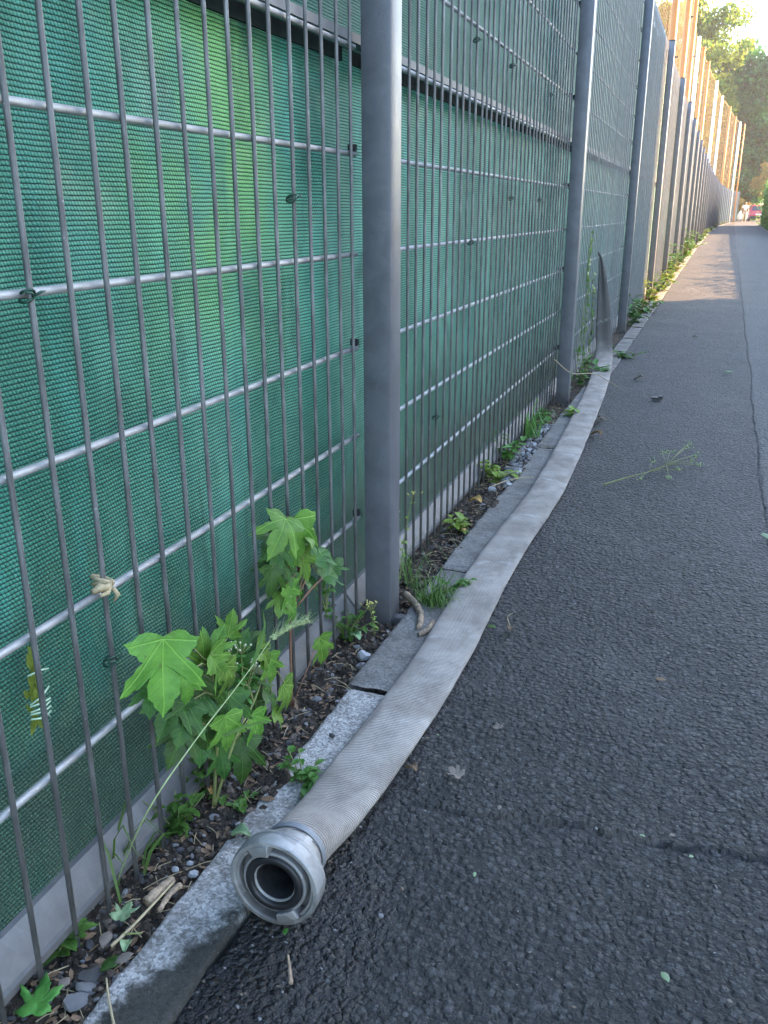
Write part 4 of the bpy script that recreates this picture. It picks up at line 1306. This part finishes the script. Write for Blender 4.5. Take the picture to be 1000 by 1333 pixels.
# flower stalk lying on the asphalt
b0 = on(785, 631, .006)
t = thing('flower_stalk', 'cut green flower stalk with fading umbels lying on the asphalt', 'flower stalk', b0)
v, f = [], []; fv, ff = [], []
main = [on(785, 631, .006), on(815, 622, .010), on(845, 614, .012), on(868, 606, .012), on(882, 600, .016)]
tube(v, f, [Vector(q)-b0 for q in catmull(main, 6)], [.0030-.0001*i for i in range(25)], 6)
for i, (px, py) in enumerate([(900, 600), (893, 583), (896, 578), (908, 605), (872, 588), (862, 590), (870, 622), (850, 600), (905, 592), (835, 622), (885, 612)]):
    s_ = Vector(main[3]) if i < 7 else Vector(main[2])
    e = on(px, py, .02)
    tube(v, f, [s_-b0, (s_+e)/2-b0+Vector((0, 0, .006)), e-b0], .0011, 4)
    for k in range(7):
        q = e+Vector((rnd.gauss(0, .010), rnd.gauss(0, .016), rnd.uniform(-.008, .008)))-b0
        tube(fv, ff, [q, q+Vector((.003, .003, .003))], [.0035, .002], 5)
link('stem', mesh('stem', v, f, M_STEM, True), t); link('flower_head', mesh('flower_head', fv, ff, M_BARLEY, True), t, kind='stuff')
# black plastic scrap on the path
v, f = [], []
box(v, f, (0, 0, .007), (.055, .03, .012), .2); box(v, f, (.018, .002, .016), (.022, .026, .008), .35)
o = link('plastic_scrap', mesh('plastic_scrap', v, f, M_RUBBER), None, on(855, 520, .002))
o.modifiers.new('bevel', 'BEVEL').width = .003
tag(o, 'small black plastic scrap lying on the middle of the asphalt', 'scrap')

# ------------------------------------------------------------------ ties on the rods
def tie(label, pos, mat=M_WIRE, r=.0016, tail=.02, seed=0, name='wire_tie'):
    r_ = random.Random(seed)
    v, f = [], []
    for k in range(2):
        n = 14; R_ = .0085
        pts = [Vector((R_*math.cos(6.28*i/n)-.004, R_*math.sin(6.28*i/n), (k-.5)*.004+.005*math.sin(6.28*i/n+k*2))) for i in range(n+1)]
        tube(v, f, pts, r, 5, False)
    for s_ in (-1, 1):
        tube(v, f, [Vector((.005, 0, 0)), Vector((.010, s_*tail*.4, .004)), Vector((.008, s_*tail*.8, r_.uniform(-.008, .008)))], [r, r, r*.7], 5)
    o = link(name, mesh(name, v, f, mat, True), None, pos)
    return tag(o, label, 'wire tie', 'green wire ties on the rods')
def near_rod(p):
    y = min(vy1+vy2, key=lambda q: abs(q-p.y)); return Vector((0, y, p.z))
for i, (px, py, lab) in enumerate([(40, 385, 'dark green wire tie at a rod crossing near left frame edge'), (378, 258, 'dark green wire tie on a single rod left of near post'), (146, 860, 'small dark wire tie low on a rod above maple seedling'),
                                   (623, 53, 'dark wire tie high on the second bay, nearest its top left'), (668, 86, 'dark wire tie high on the second bay, second from its left'), (716, 122, 'dark wire tie high on the second bay close to the second post'),
                                   (664, 258, 'wire tie in the middle of the second bay'), (702, 260, 'wire tie in the second bay nearest the second post'), (612, 316, 'wire tie on the fourth rod from below in second bay'), (571, 541, 'loose wire tie with pale tail low in the second bay')]):
    p = near_rod(fp(px, py, 0))
    tie(lab, p, seed=i, r=.0018)
# beige knotted strip
p = near_rod(fp(118, 772, 0)); p.z = fp(118, 772, 0).z
t = thing('knotted_strip', 'beige dried strip knotted round the rods at left', 'tie', p)
v, f = [], []
n = 16
for k in range(3):
    tube(v, f, [Vector((.013*math.cos(6.28*i/n)-.005, .012*math.sin(6.28*i/n)+.004, (k-1)*.006+.006*math.cos(6.28*i/n+k))) for i in range(n+1)], .0032, 6, False)
link('knot', mesh('knot', v, f, M_DRY, True), t)
lv, lf, lu = [], [], []
v, f = [], []
tube(v, f, [Vector((.010, .0, .003)), Vector((.018, -.018, .006)), Vector((.022, -.036, .014)), Vector((.020, -.048, .013))], [.003, .0045, .006, .0035], 6)
tube(v, f, [Vector((.010, .0, .0)), Vector((.020, -.020, .0)), Vector((.026, -.040, .005))], [.003, .004, .002], 6)
tube(v, f, [Vector((.010, .004, -.004)), Vector((.016, .006, -.014)), Vector((.012, .002, -.022))], [.003, .0035, .002], 6)
link('loose_end', mesh('loose_end', v, f, M_DRY, True), t)
# slit in the cloth with twine lacing; yellow leaves stand in for sunlit ground behind
p0 = fp(42, 862, -.035); p1 = fp(48, 940, -.035)
t = thing('cloth_slit', 'ragged slit in the cloth laced with twine, yellow green leaves standing in for sunlit ground behind', 'slit', (p0+p1)/2)
c_ = (p0+p1)/2
lv, lf, lu = [], [], []
for i in range(26):
    u = rnd.random(); q = p0.lerp(p1, u) - c_ + Vector((rnd.uniform(-.004, .004), rnd.uniform(-.007, .007), 0))
    ovate(lv, lf, lu, q, Vector((rnd.uniform(.0, .3), rnd.uniform(-.5, .5), rnd.choice((-1, 1)))), Vector((1, -.3, .2)), rnd.uniform(.016, .03), rnd.uniform(.006, .011), .15)
link('sunlit_gap_leaves', mesh('sunlit_gap_leaves', lv, lf, M_WEEDY, True, uv=lu), t)
v, f = [], []
for k, u in enumerate((.12, .55, .62, .70, .78, .86)):
    q = p0.lerp(p1, u) - c_
    tube(v, f, [q+Vector((.004, -.014, rnd.uniform(-.006, .006))), q+Vector((.012, 0, rnd.uniform(-.004, .004))), q+Vector((.008, .018, rnd.uniform(-.008, .008)))], .0013, 5)
tube(v, f, [p1-c_+Vector((.01, 0, .03)), p1-c_+Vector((.012, .006, .012)), p1-c_+Vector((.010, .014, .002))], .001, 5)
link('twine', mesh('twine', v, f, M_TWINE, True), t)

# ------------------------------------------------------------------ ball-stop net behind the fence
M_POLE = plain('pole_paint', (.52, .20, .045), .5, 0, .12, 2)
M_POLEW = plain('pole_paint_white', (.75, .72, .66), .5, 0, .10, 2)
M_NET = plain('net_cord', (.34, .20, .08), .8, 0, .2, 5)
PH = 8.0
pole_px = [(876, 46, 22, None), (888, 98, 29, None), (895, 120, 36, None)]
poles = []
for px, py, y, _ in pole_px:
    q = yp(px, py, y); poles.append((q.x, y))
for px, py in [(911, 46), (917, 60), (923, 79), (934, 104), (941, 124), (951, 138), (958, 151), (964, 158)]:
    q = gp(px, py, PH); poles.append((q.x, q.y))
nm_ = ['nearest', 'second', 'third', 'fourth', 'fifth', 'sixth', 'seventh', 'eighth', 'ninth', 'tenth', 'eleventh']
for i, (x, y) in enumerate(poles):
    v, f = [], []
    tube(v, f, [(0, 0, -.1), (0, 0, 4), (0, 0, PH)], [.085, .080, .072], 10)
    tube(v, f, [(0, 0, PH), (0, 0, PH+.05), (0, 0, PH+.07)], [.085, .085, .03], 10)
    t = thing('net_pole', '%s tall sunlit net pole rising behind the fence' % nm_[i], 'pole', (x, y, -.1), group='poles of the ball-stop net')
    link('shaft', mesh('shaft', v, f, M_POLEW if i in (3, 6, 7, 10) else M_POLE, True), t)
    v, f = [], []
    for z in (2.2, 4.2, 6.2, 7.8):
        box(v, f, (.10, 0, z), (.10, .03, .03))
    link('hook', mesh('hook', v, f, M_DARK), t)
# lattice mast at the end of the net
q = gp(967.5, 161, PH)
t = thing('lattice_mast', 'narrow lattice mast at the far end of the net poles', 'mast', (q.x, q.y, -.1))
for s_ in (-1, 1):
    v, f = [], []
    tube(v, f, [(s_*.15, 0, 0), (s_*.15, 0, PH+.1)], .05, 6)
    link('upright', mesh('upright', v, f, M_POLE, True), t)
for k in range(14):
    v, f = [], []
    tube(v, f, [(-.15, 0, .4+k*.56), (.15, 0, .5+k*.56)], .025, 5)
    link('rung', mesh('rung', v, f, M_POLE, True), t)
v, f = [], []
allp = [(poles[0][0]-.2, 10.0)] + poles
for (xa, ya), (xb, yb) in zip(allp[:-1], allp[1:]):
    n = max(1, int(math.hypot(xb-xa, yb-ya)/.10))
    for k in range(n):
        u = k/n; x, y = xa+(xb-xa)*u-.12, ya+(yb-ya)*u
        tube(v, f, [(x, y, .2), (x, y, PH-.05)], .0011, 3, False)
    for k in range(78):
        z = .2+k*.10
        tube(v, f, [(xa-.12, ya, z), (xb-.12, yb, z)], .0011, 3, False)
    tube(v, f, [(xa-.12, ya, PH-.03), (xb-.12, yb, PH-.03)], .018, 4, False)
tag(link('ball_net', mesh('ball_net', v, f, M_NET)), 'fine brown ball-stop net strung between the tall poles', 'net')

# ------------------------------------------------------------------ trees, hedge, far things
def mat_foliage(name, dark, light, trans=.35):
    n = NB(name)
    p = n.pos()
    oi = n.noise(p, .9, 3)
    g = n.n('ShaderNodeNewGeometry').outputs['Random Per Island']
    col = n.ramp(n.math('ADD', n.math('MULTIPLY', oi, .5), n.math('MULTIPLY', g, .5)), [(.25, dark), (.75, light)])
    return n.bsdf(col, .55, 0, None, .35, trans=trans)
M_FOLD = mat_foliage('tree_foliage_dark', (.020, .105, .032), (.075, .27, .065), .45)
M_FOLY = mat_foliage('tree_foliage_yellow', (.07, .15, .02), (.22, .30, .04), .5)
M_HEDGE = mat_foliage('hedge_foliage', (.07, .16, .035), (.17, .30, .07), .45)
M_FOLO = mat_foliage('autumn_foliage', (.16, .12, .02), (.32, .22, .04))
M_BARK = plain('bark', (.10, .075, .055), .9, 0, .4, 3, .6)

def crown_leaves(clumps, per, leaf, seed):
    r_ = np.random.RandomState(seed)
    n = len(clumps)*per
    C = np.repeat(np.array([c[:3] for c in clumps]), per, 0); Rr = np.repeat(np.array([c[3] for c in clumps]), per)
    d = r_.normal(size=(n, 3)); d /= np.linalg.norm(d, axis=1)[:, None]
    pos = C + d*(Rr*(.35+.65*r_.rand(n)**.5))[:, None]*np.array([1, 1, .75])
    a = r_.normal(size=(n, 3)); a += d*.6; a /= np.linalg.norm(a, axis=1)[:, None]
    b = np.cross(a, r_.normal(size=(n, 3))); b /= np.linalg.norm(b, axis=1)[:, None]
    c = np.cross(a, b)
    s = leaf*(.6+.8*r_.rand(n))[:, None]
    V = np.stack([pos-b*s, pos+c*s*.45+a*s*.12, pos+b*s, pos-c*s*.45+a*s*.12], 1).reshape(-1, 3)
    F = np.arange(n*4).reshape(-1, 4)
    return V, [tuple(q) for q in F.tolist()]

def tree(name, label, base, H, cz, rx, rz, mat, seed, ncl=90, per=130, leaf=.22, trunk=.35, cat='tree', csize=1.5, group=None):
    r_ = random.Random(seed)
    t = thing(name, label, cat, base, group=group)
    clumps = []
    while len(clumps) < ncl:
        x, y, z = (r_.uniform(-1, 1) for _ in range(3))
        q = math.sqrt(x*x+y*y+z*z)
        if q > 1 or q < .45: continue
        k = 1 + .22*math.sin(5*math.atan2(z, x)+seed)
        clumps.append((x*rx*k, y*rx*k*.8, cz+z*rz*k, csize*r_.uniform(.55, 1.2)))
    V, F = crown_leaves(clumps, per, leaf, seed)
    link('crown', mesh('crown', V, F, mat), t)
    v, f = [], []
    tube(v, f, [(0, 0, -.2), (.1*trunk, 0, cz*.35), (.2*trunk, .1, cz*.7), (0, 0, cz+rz*.5)], [trunk*1.2, trunk, trunk*.75, trunk*.2], 10)
    for c in clumps[::4]:
        z0 = max(cz*.4, min(cz, c[2]-2))
        tube(v, f, [(0, 0, z0*.8), ((c[0])*.5, c[1]*.5, (z0*.8+c[2])/2+.3), c[:3]], [trunk*.35, trunk*.2, trunk*.06], 5, False)
    link('trunk', mesh('trunk', v, f, M_BARK, True), t)
    return t
tree('large_tree', 'large dark green tree towering behind the far end of the fence', (3.4, 118, 0), 20, 10.6, 6.2, 9.0, M_FOLD, 3, 290, 170, .26, .5, csize=1.7)
tree('large_tree', 'yellow green sunlit tree seen through the net above the fence', (-4.6, 112, 0), 22, 14.0, 5.6, 9.4, M_FOLY, 5, 200, 150, .25, .45, csize=1.6)
tree('large_tree', 'dense green tree at right frame edge beyond the hedge', (15.5, 120, 0), 18, 8.0, 6.0, 7.5, M_FOLD, 8, 110, 140, .24, .45, csize=1.7)
tree('large_tree', 'dark shaded tree low behind the end of the fence', (1.2, 128, 0), 12, 5.5, 5.5, 5.6, M_FOLD, 21, 150, 150, .26, .35, csize=1.6)
tree('small_tree', 'small golden leaved tree above the red car', (5.6, 108, 0), 5, 4.0, 2.6, 1.6, M_FOLO, 12, 34, 90, .14, .3, csize=.75)
tree('bush', 'golden bush behind the person at the fence end', (2.9, 104, 0), 2, 1.3, 1.2, 1.0, M_FOLO, 14, 22, 80, .12, .1, cat='bush', csize=.5)

# hedges on the right side of the path
def hedge(label, y0, y1, H, dep, N, leaf, seed):
    ym = (y0+y1)/2
    o0 = np.array([2.95, ym, 0])
    t = thing('hedge', label, 'hedge', tuple(o0))
    r_ = np.random.RandomState(seed)
    y = y0+r_.rand(N)*(y1-y0)
    hgt = H*(1 + .07*np.sin(y*1.7) + .06*np.sin(y*5.1+1) + .05*np.sin(y*13.0))
    xb = 2.78+fx(y); fc = r_.rand(N)
    x = np.where(fc < .55, xb+r_.rand(N)*.16+.05*np.sin(y*3), xb+r_.rand(N)*dep)
    z = np.where(fc < .55, .05+r_.rand(N)*hgt, hgt-.06+r_.rand(N)**2*.22)
    en = fc > .92
    y = np.where(en, np.where(r_.rand(N) < .5, y0-.1, y1)+r_.rand(N)*.12, y); z = np.where(en, r_.rand(N)*hgt, z)
    P_ = np.stack([x, y, z], -1)
    a = r_.normal(size=(N, 3)) + np.array([-.9, -.3, .5]); a /= np.linalg.norm(a, axis=1)[:, None]
    b = np.cross(a, r_.normal(size=(N, 3))); b /= np.linalg.norm(b, axis=1)[:, None]; c = np.cross(a, b)
    s_ = leaf*(.6+.8*r_.rand(N))[:, None]
    V = np.stack([P_-b*s_, P_+c*s_*.5, P_+b*s_, P_-c*s_*.5], 1).reshape(-1, 3) - o0
    link('foliage', mesh('foliage', V, [tuple(q) for q in np.arange(N*4).reshape(-1, 4).tolist()], M_HEDGE), t)
    v, f = [], []
    for y in np.linspace(y0, y1, 30):
        x0 = 2.93+float(fx(y))-2.95
        for x, z in ((x0, 0), (x0, H*.93), (x0+dep*.8, H*.93), (x0+dep*.8, 0)):
            v.append((x, y-ym, z))
    for i in range(29):
        for k in range(3):
            f.append((i*4+k, i*4+k+1, (i+1)*4+k+1, (i+1)*4+k))
    f.append((0, 1, 2, 3)); f.append((119, 118, 117, 116))
    link('twig_core', mesh('twig_core', v, f, M_HCORE), t)
M_HCORE = plain('hedge_core', (.03, .055, .018), .95, 0, .4, 4)
hedge('tall clipped green hedge at the right frame edge far down the path', 45, 69, 2.5, 1.0, 12000, .075, 4)
hedge('low clipped hedge added out of view to shade the nearer path', 9.5, 44.6, 1.05, .7, 9000, .055, 6)  # unseen hedge added so its shade falls across the nearer path
kerb2 = link('right_edging', None); kerb2['kind'] = 'structure'
y = 4.0
while y < 92:
    link('edging_stone', far_stone, kerb2, (2.74+float(fx(y)), y, .03), (0, 0, -math.atan2(float(fx(y+.7)-fx(y)), .7)))
    y += .727

# person in white by the end of the fence
def skin(name, joints, edges, mat, parent, sub=2):
    me = bpy.data.meshes.new(name)
    me.from_pydata([j[:3] for j in joints], edges, [])
    o = link(name, me, parent)
    me.materials.append(mat)
    sm = o.modifiers.new('skin', 'SKIN'); sm.use_smooth_shade = True
    for i, j in enumerate(joints):
        me.skin_vertices[0].data[i].radius = (j[3], j[4] if len(j) > 4 else j[3])
    me.skin_vertices[0].data[0].use_root = True
    s = o.modifiers.new('sub', 'SUBSURF'); s.levels = sub; s.render_levels = sub
    return o
M_SKIN = plain('skin', (.50, .30, .20), .6, 0, .08, 6)
M_WHITE = plain('white_cloth', (.78, .76, .72), .8, 0, .06, 6)
M_CREAM = plain('cream_cloth', (.62, .55, .42), .8, 0, .08, 6)
M_HAIR = plain('hair', (.10, .06, .035), .7, 0, .3, 20)
pp = yp(970, 275, 88)
per = thing('person', 'person in white top and pale trousers walking near the fence end', 'person', (pp.x, 88, -.01), (0, 0, R(10)))
J = [(0, 0, .95, .14, .11), (0, 0, 1.15, .13, .10), (0, 0, 1.36, .17, .11), (0, 0, 1.47, .06), (0, .01, 1.54, .06), (0, .01, 1.63, .085, .10), (0, .01, 1.72, .075, .085),
     (.20, 0, 1.40, .055), (.27, .03, 1.14, .042), (.26, -.10, .92, .034), (.26, -.13, .82, .035, .02),
     (-.20, 0, 1.40, .055), (-.27, .02, 1.14, .042), (-.26, .10, .93, .034), (-.26, .13, .83, .035, .02),
     (.10, 0, .86, .085), (.11, -.12, .50, .058), (.10, -.08, .10, .038), (.10, -.22, .04, .04, .03),
     (-.10, 0, .86, .085), (-.11, .06, .50, .058), (-.10, .24, .14, .038), (-.10, .14, .04, .04, .03)]
Ed = [(0, 1), (1, 2), (2, 3), (3, 4), (4, 5), (5, 6), (2, 7), (7, 8), (8, 9), (9, 10), (2, 11), (11, 12), (12, 13), (13, 14), (0, 15), (15, 16), (16, 17), (17, 18), (0, 19), (19, 20), (20, 21), (21, 22)]
skin('body', J, Ed, M_SKIN, per)
skin('shirt', [(0, 0, .98, .17, .14), (0, 0, 1.15, .16, .125), (0, 0, 1.37, .19, .13), (0, 0, 1.44, .09), (.20, 0, 1.40, .075), (.26, .02, 1.20, .065), (-.20, 0, 1.40, .075), (-.26, .015, 1.20, .065)], [(0, 1), (1, 2), (2, 3), (2, 4), (4, 5), (2, 6), (6, 7)], M_WHITE, per)
skin('trousers', [(0, 0, .98, .155, .125), (.10, 0, .85, .105), (.11, -.12, .50, .08), (.10, -.085, .14, .07), (-.10, 0, .85, .105), (-.11, .06, .50, .08), (-.10, .22, .18, .07)], [(0, 1), (1, 2), (2, 3), (0, 4), (4, 5), (5, 6)], M_CREAM, per)
skin('hair', [(0, .03, 1.70, .085, .095), (0, .04, 1.76, .07, .08), (0, .07, 1.64, .06, .05)], [(0, 1), (0, 2)], M_HAIR, per, 1)
# white bag standing at the fence end
pb = yp(963, 280, 89.5)
t = thing('rubbish_sack', 'pale rubbish sack standing at the far end of the fence', 'sack', (pb.x, 89.5, -.01))
skin('sack_body', [(0, 0, .18, .26, .24), (0, 0, .5, .27, .24), (0, 0, .75, .17, .15), (.02, 0, .9, .06), (.05, 0, 1.0, .10, .06)], [(0, 1), (1, 2), (2, 3), (3, 4)], M_WHITE, t)

# red hatchback seen from behind
M_RED = NB('red_paint'); M_RED = M_RED.bsdf((.42, .025, .045), .25, 0, None, .6)
M_GLASS = NB('car_glass'); M_GLASS = M_GLASS.bsdf((.03, .04, .05), .08, 0, None, .8)
M_LAMP = NB('lamp_red'); M_LAMP = M_LAMP.bsdf((.35, .01, .01), .2, 0, None, .6)
M_PLATE = plain('plate_white', (.8, .8, .78), .5, 0, .05, 5)
pc = yp(984, 280, 97)
car = thing('parked_car', 'red hatchback parked beyond the path end, seen from behind', 'car', (pc.x+.25, 97, -.01), (0, 0, R(4)))
prof = [(-.0, .32), (-.02, .55), (.03, .92), (.12, .98), (.42, 1.44), (.60, 1.50), (1.8, 1.52), (2.5, 1.40), (3.1, 1.0), (3.9, .88), (4.05, .6), (4.05, .32), (3.6, .25), (.3, .25)]
bm = bmesh.new()
def cw(z): return .84 if z < 1.0 else .84-(z-1.0)*.42
A = [bm.verts.new((-cw(z), y, z)) for y, z in prof]; B = [bm.verts.new((cw(z), y, z)) for y, z in prof]
for i in range(len(prof)):
    k = (i+1) % len(prof); bm.faces.new((A[i], B[i], B[k], A[k]))
bm.faces.new(A); bm.faces.new(B[::-1])
bmesh.ops.recalc_face_normals(bm, faces=bm.faces[:])
bmesh.ops.bevel(bm, geom=bm.edges[:], offset=.05, segments=2, affect='EDGES')
me = bpy.data.meshes.new('body'); bm.to_mesh(me); bm.free(); me.materials.append(M_RED)
link('body', me, car)
def quadbox(name, pts, mat, th=(0, -.012, .0)):
    v = [Vector(p) for p in pts]; v += [Vector(p)+Vector(th) for p in pts]
    n = len(pts); f = [tuple(range(n))[::-1], tuple(range(n, 2*n))] + [(i, (i+1) % n, n+(i+1) % n, n+i) for i in range(n)]
    return link(name, mesh(name, v, f, mat), car)
quadbox('rear_window', [(-.66, .16, 1.02), (.66, .16, 1.02), (.58, .41, 1.40), (-.58, .41, 1.40)], M_GLASS, (0, -.03, .012))
quadbox('number_plate', [(-.26, -.01, .60), (.26, -.01, .60), (.26, .0, .71), (-.26, .0, .71)], M_PLATE, (0, -.03, 0))
quadbox('bumper', [(-.80, .0, .30), (.80, .0, .30), (.80, .0, .52), (-.80, .0, .52)], M_RUBBER, (0, -.06, 0))
for s_ in (-1, 1):
    quadbox('tail_light', [(s_*.60, .03, .74), (s_*.80, .03, .74), (s_*.80, .05, .96), (s_*.66, .05, .96)], M_LAMP, (0, -.045, 0))
    for y in (.75, 3.25):
        v, f = [], []
        tube(v, f, [(-.10, 0, 0), (-.08, 0, 0), (.08, 0, 0), (.10, 0, 0)], [.27, .31, .31, .27], 20)
        w = link('wheel', mesh('wheel', v, f, M_RUBBER, True), car, (s_*.78, y, .31))
        v, f = [], []
        tube(v, f, [(s_*.095, 0, 0), (s_*.115, 0, 0)], [.19, .17], 16)
        link('rim', mesh('rim', v, f, M_ALU, True), w)
    quadbox('side_window', [(s_*.80, .55, 1.03), (s_*.80, 2.6, 1.03), (s_*.645, 2.3, 1.40), (s_*.645, .7, 1.44)], M_GLASS, (s_*.03, 0, .01))

# house added out of view on the right to shade the near stretch
M_SHADE_HOUSE_WALL = plain('shade_house_render', (.55, .52, .47), .9, 0, .08, 3, .2)
M_SHADE_HOUSE_ROOF = plain('shade_house_roof_tiles', (.25, .10, .07), .8, 0, .3, 5, .5)
h = thing('shade_house', 'two storey rendered house with tiled roof added out of view to shade the near path', 'shade_house', (13.5, 8.6, 0))
v, f = [], []
box(v, f, (0, 0, 3.8), (9.0, 17.4, 7.8))
link('wall', mesh('wall', v, f, M_SHADE_HOUSE_WALL), h)  # walls of the added shade house
v = [(-4.9, -9.1, 7.65), (4.9, -9.1, 7.65), (4.9, 8.85, 7.65), (-4.9, 8.85, 7.65), (0, -9.1, 11.0), (0, 8.85, 11.0)]
link('roof', mesh('roof', v, [(0, 3, 2, 1), (0, 4, 5, 3), (1, 2, 5, 4), (0, 1, 4), (3, 5, 2)], M_SHADE_HOUSE_ROOF), h)  # roof of the added shade house
wv, wf = [], []
box(wv, wf, (0, 0, 0), (.06, 1.2, 1.4)); wm = mesh('window', wv, wf, M_GLASS)
wv, wf = [], []
box(wv, wf, (-.05, 0, -.75), (.16, 1.4, .06)); sm_ = mesh('sill', wv, wf, M_CONC)
for fl in range(2):
    for k in range(5):
        w = link('window', wm, h, (-4.52, -7+k*3.5, 1.7+fl*3.0))
        link('sill', sm_, w)  # sill on the added shade house

# ------------------------------------------------------------------ hazy evening air
v, f = [], []
box(v, f, (0, 150, 14.3), (820, 920, 31.0))
hz = NB('haze_air')
pv = hz.n('ShaderNodeVolumePrincipled')
pv.inputs['Color'].default_value = (.95, .96, 1.0, 1)
pv.inputs['Density'].default_value = HAZE
pv.inputs['Anisotropy'].default_value = .0
hz.t.links.new(pv.outputs[0], hz.out.inputs['Volume'])
link('haze', mesh('haze', v, f, hz.m), kind='stuff')
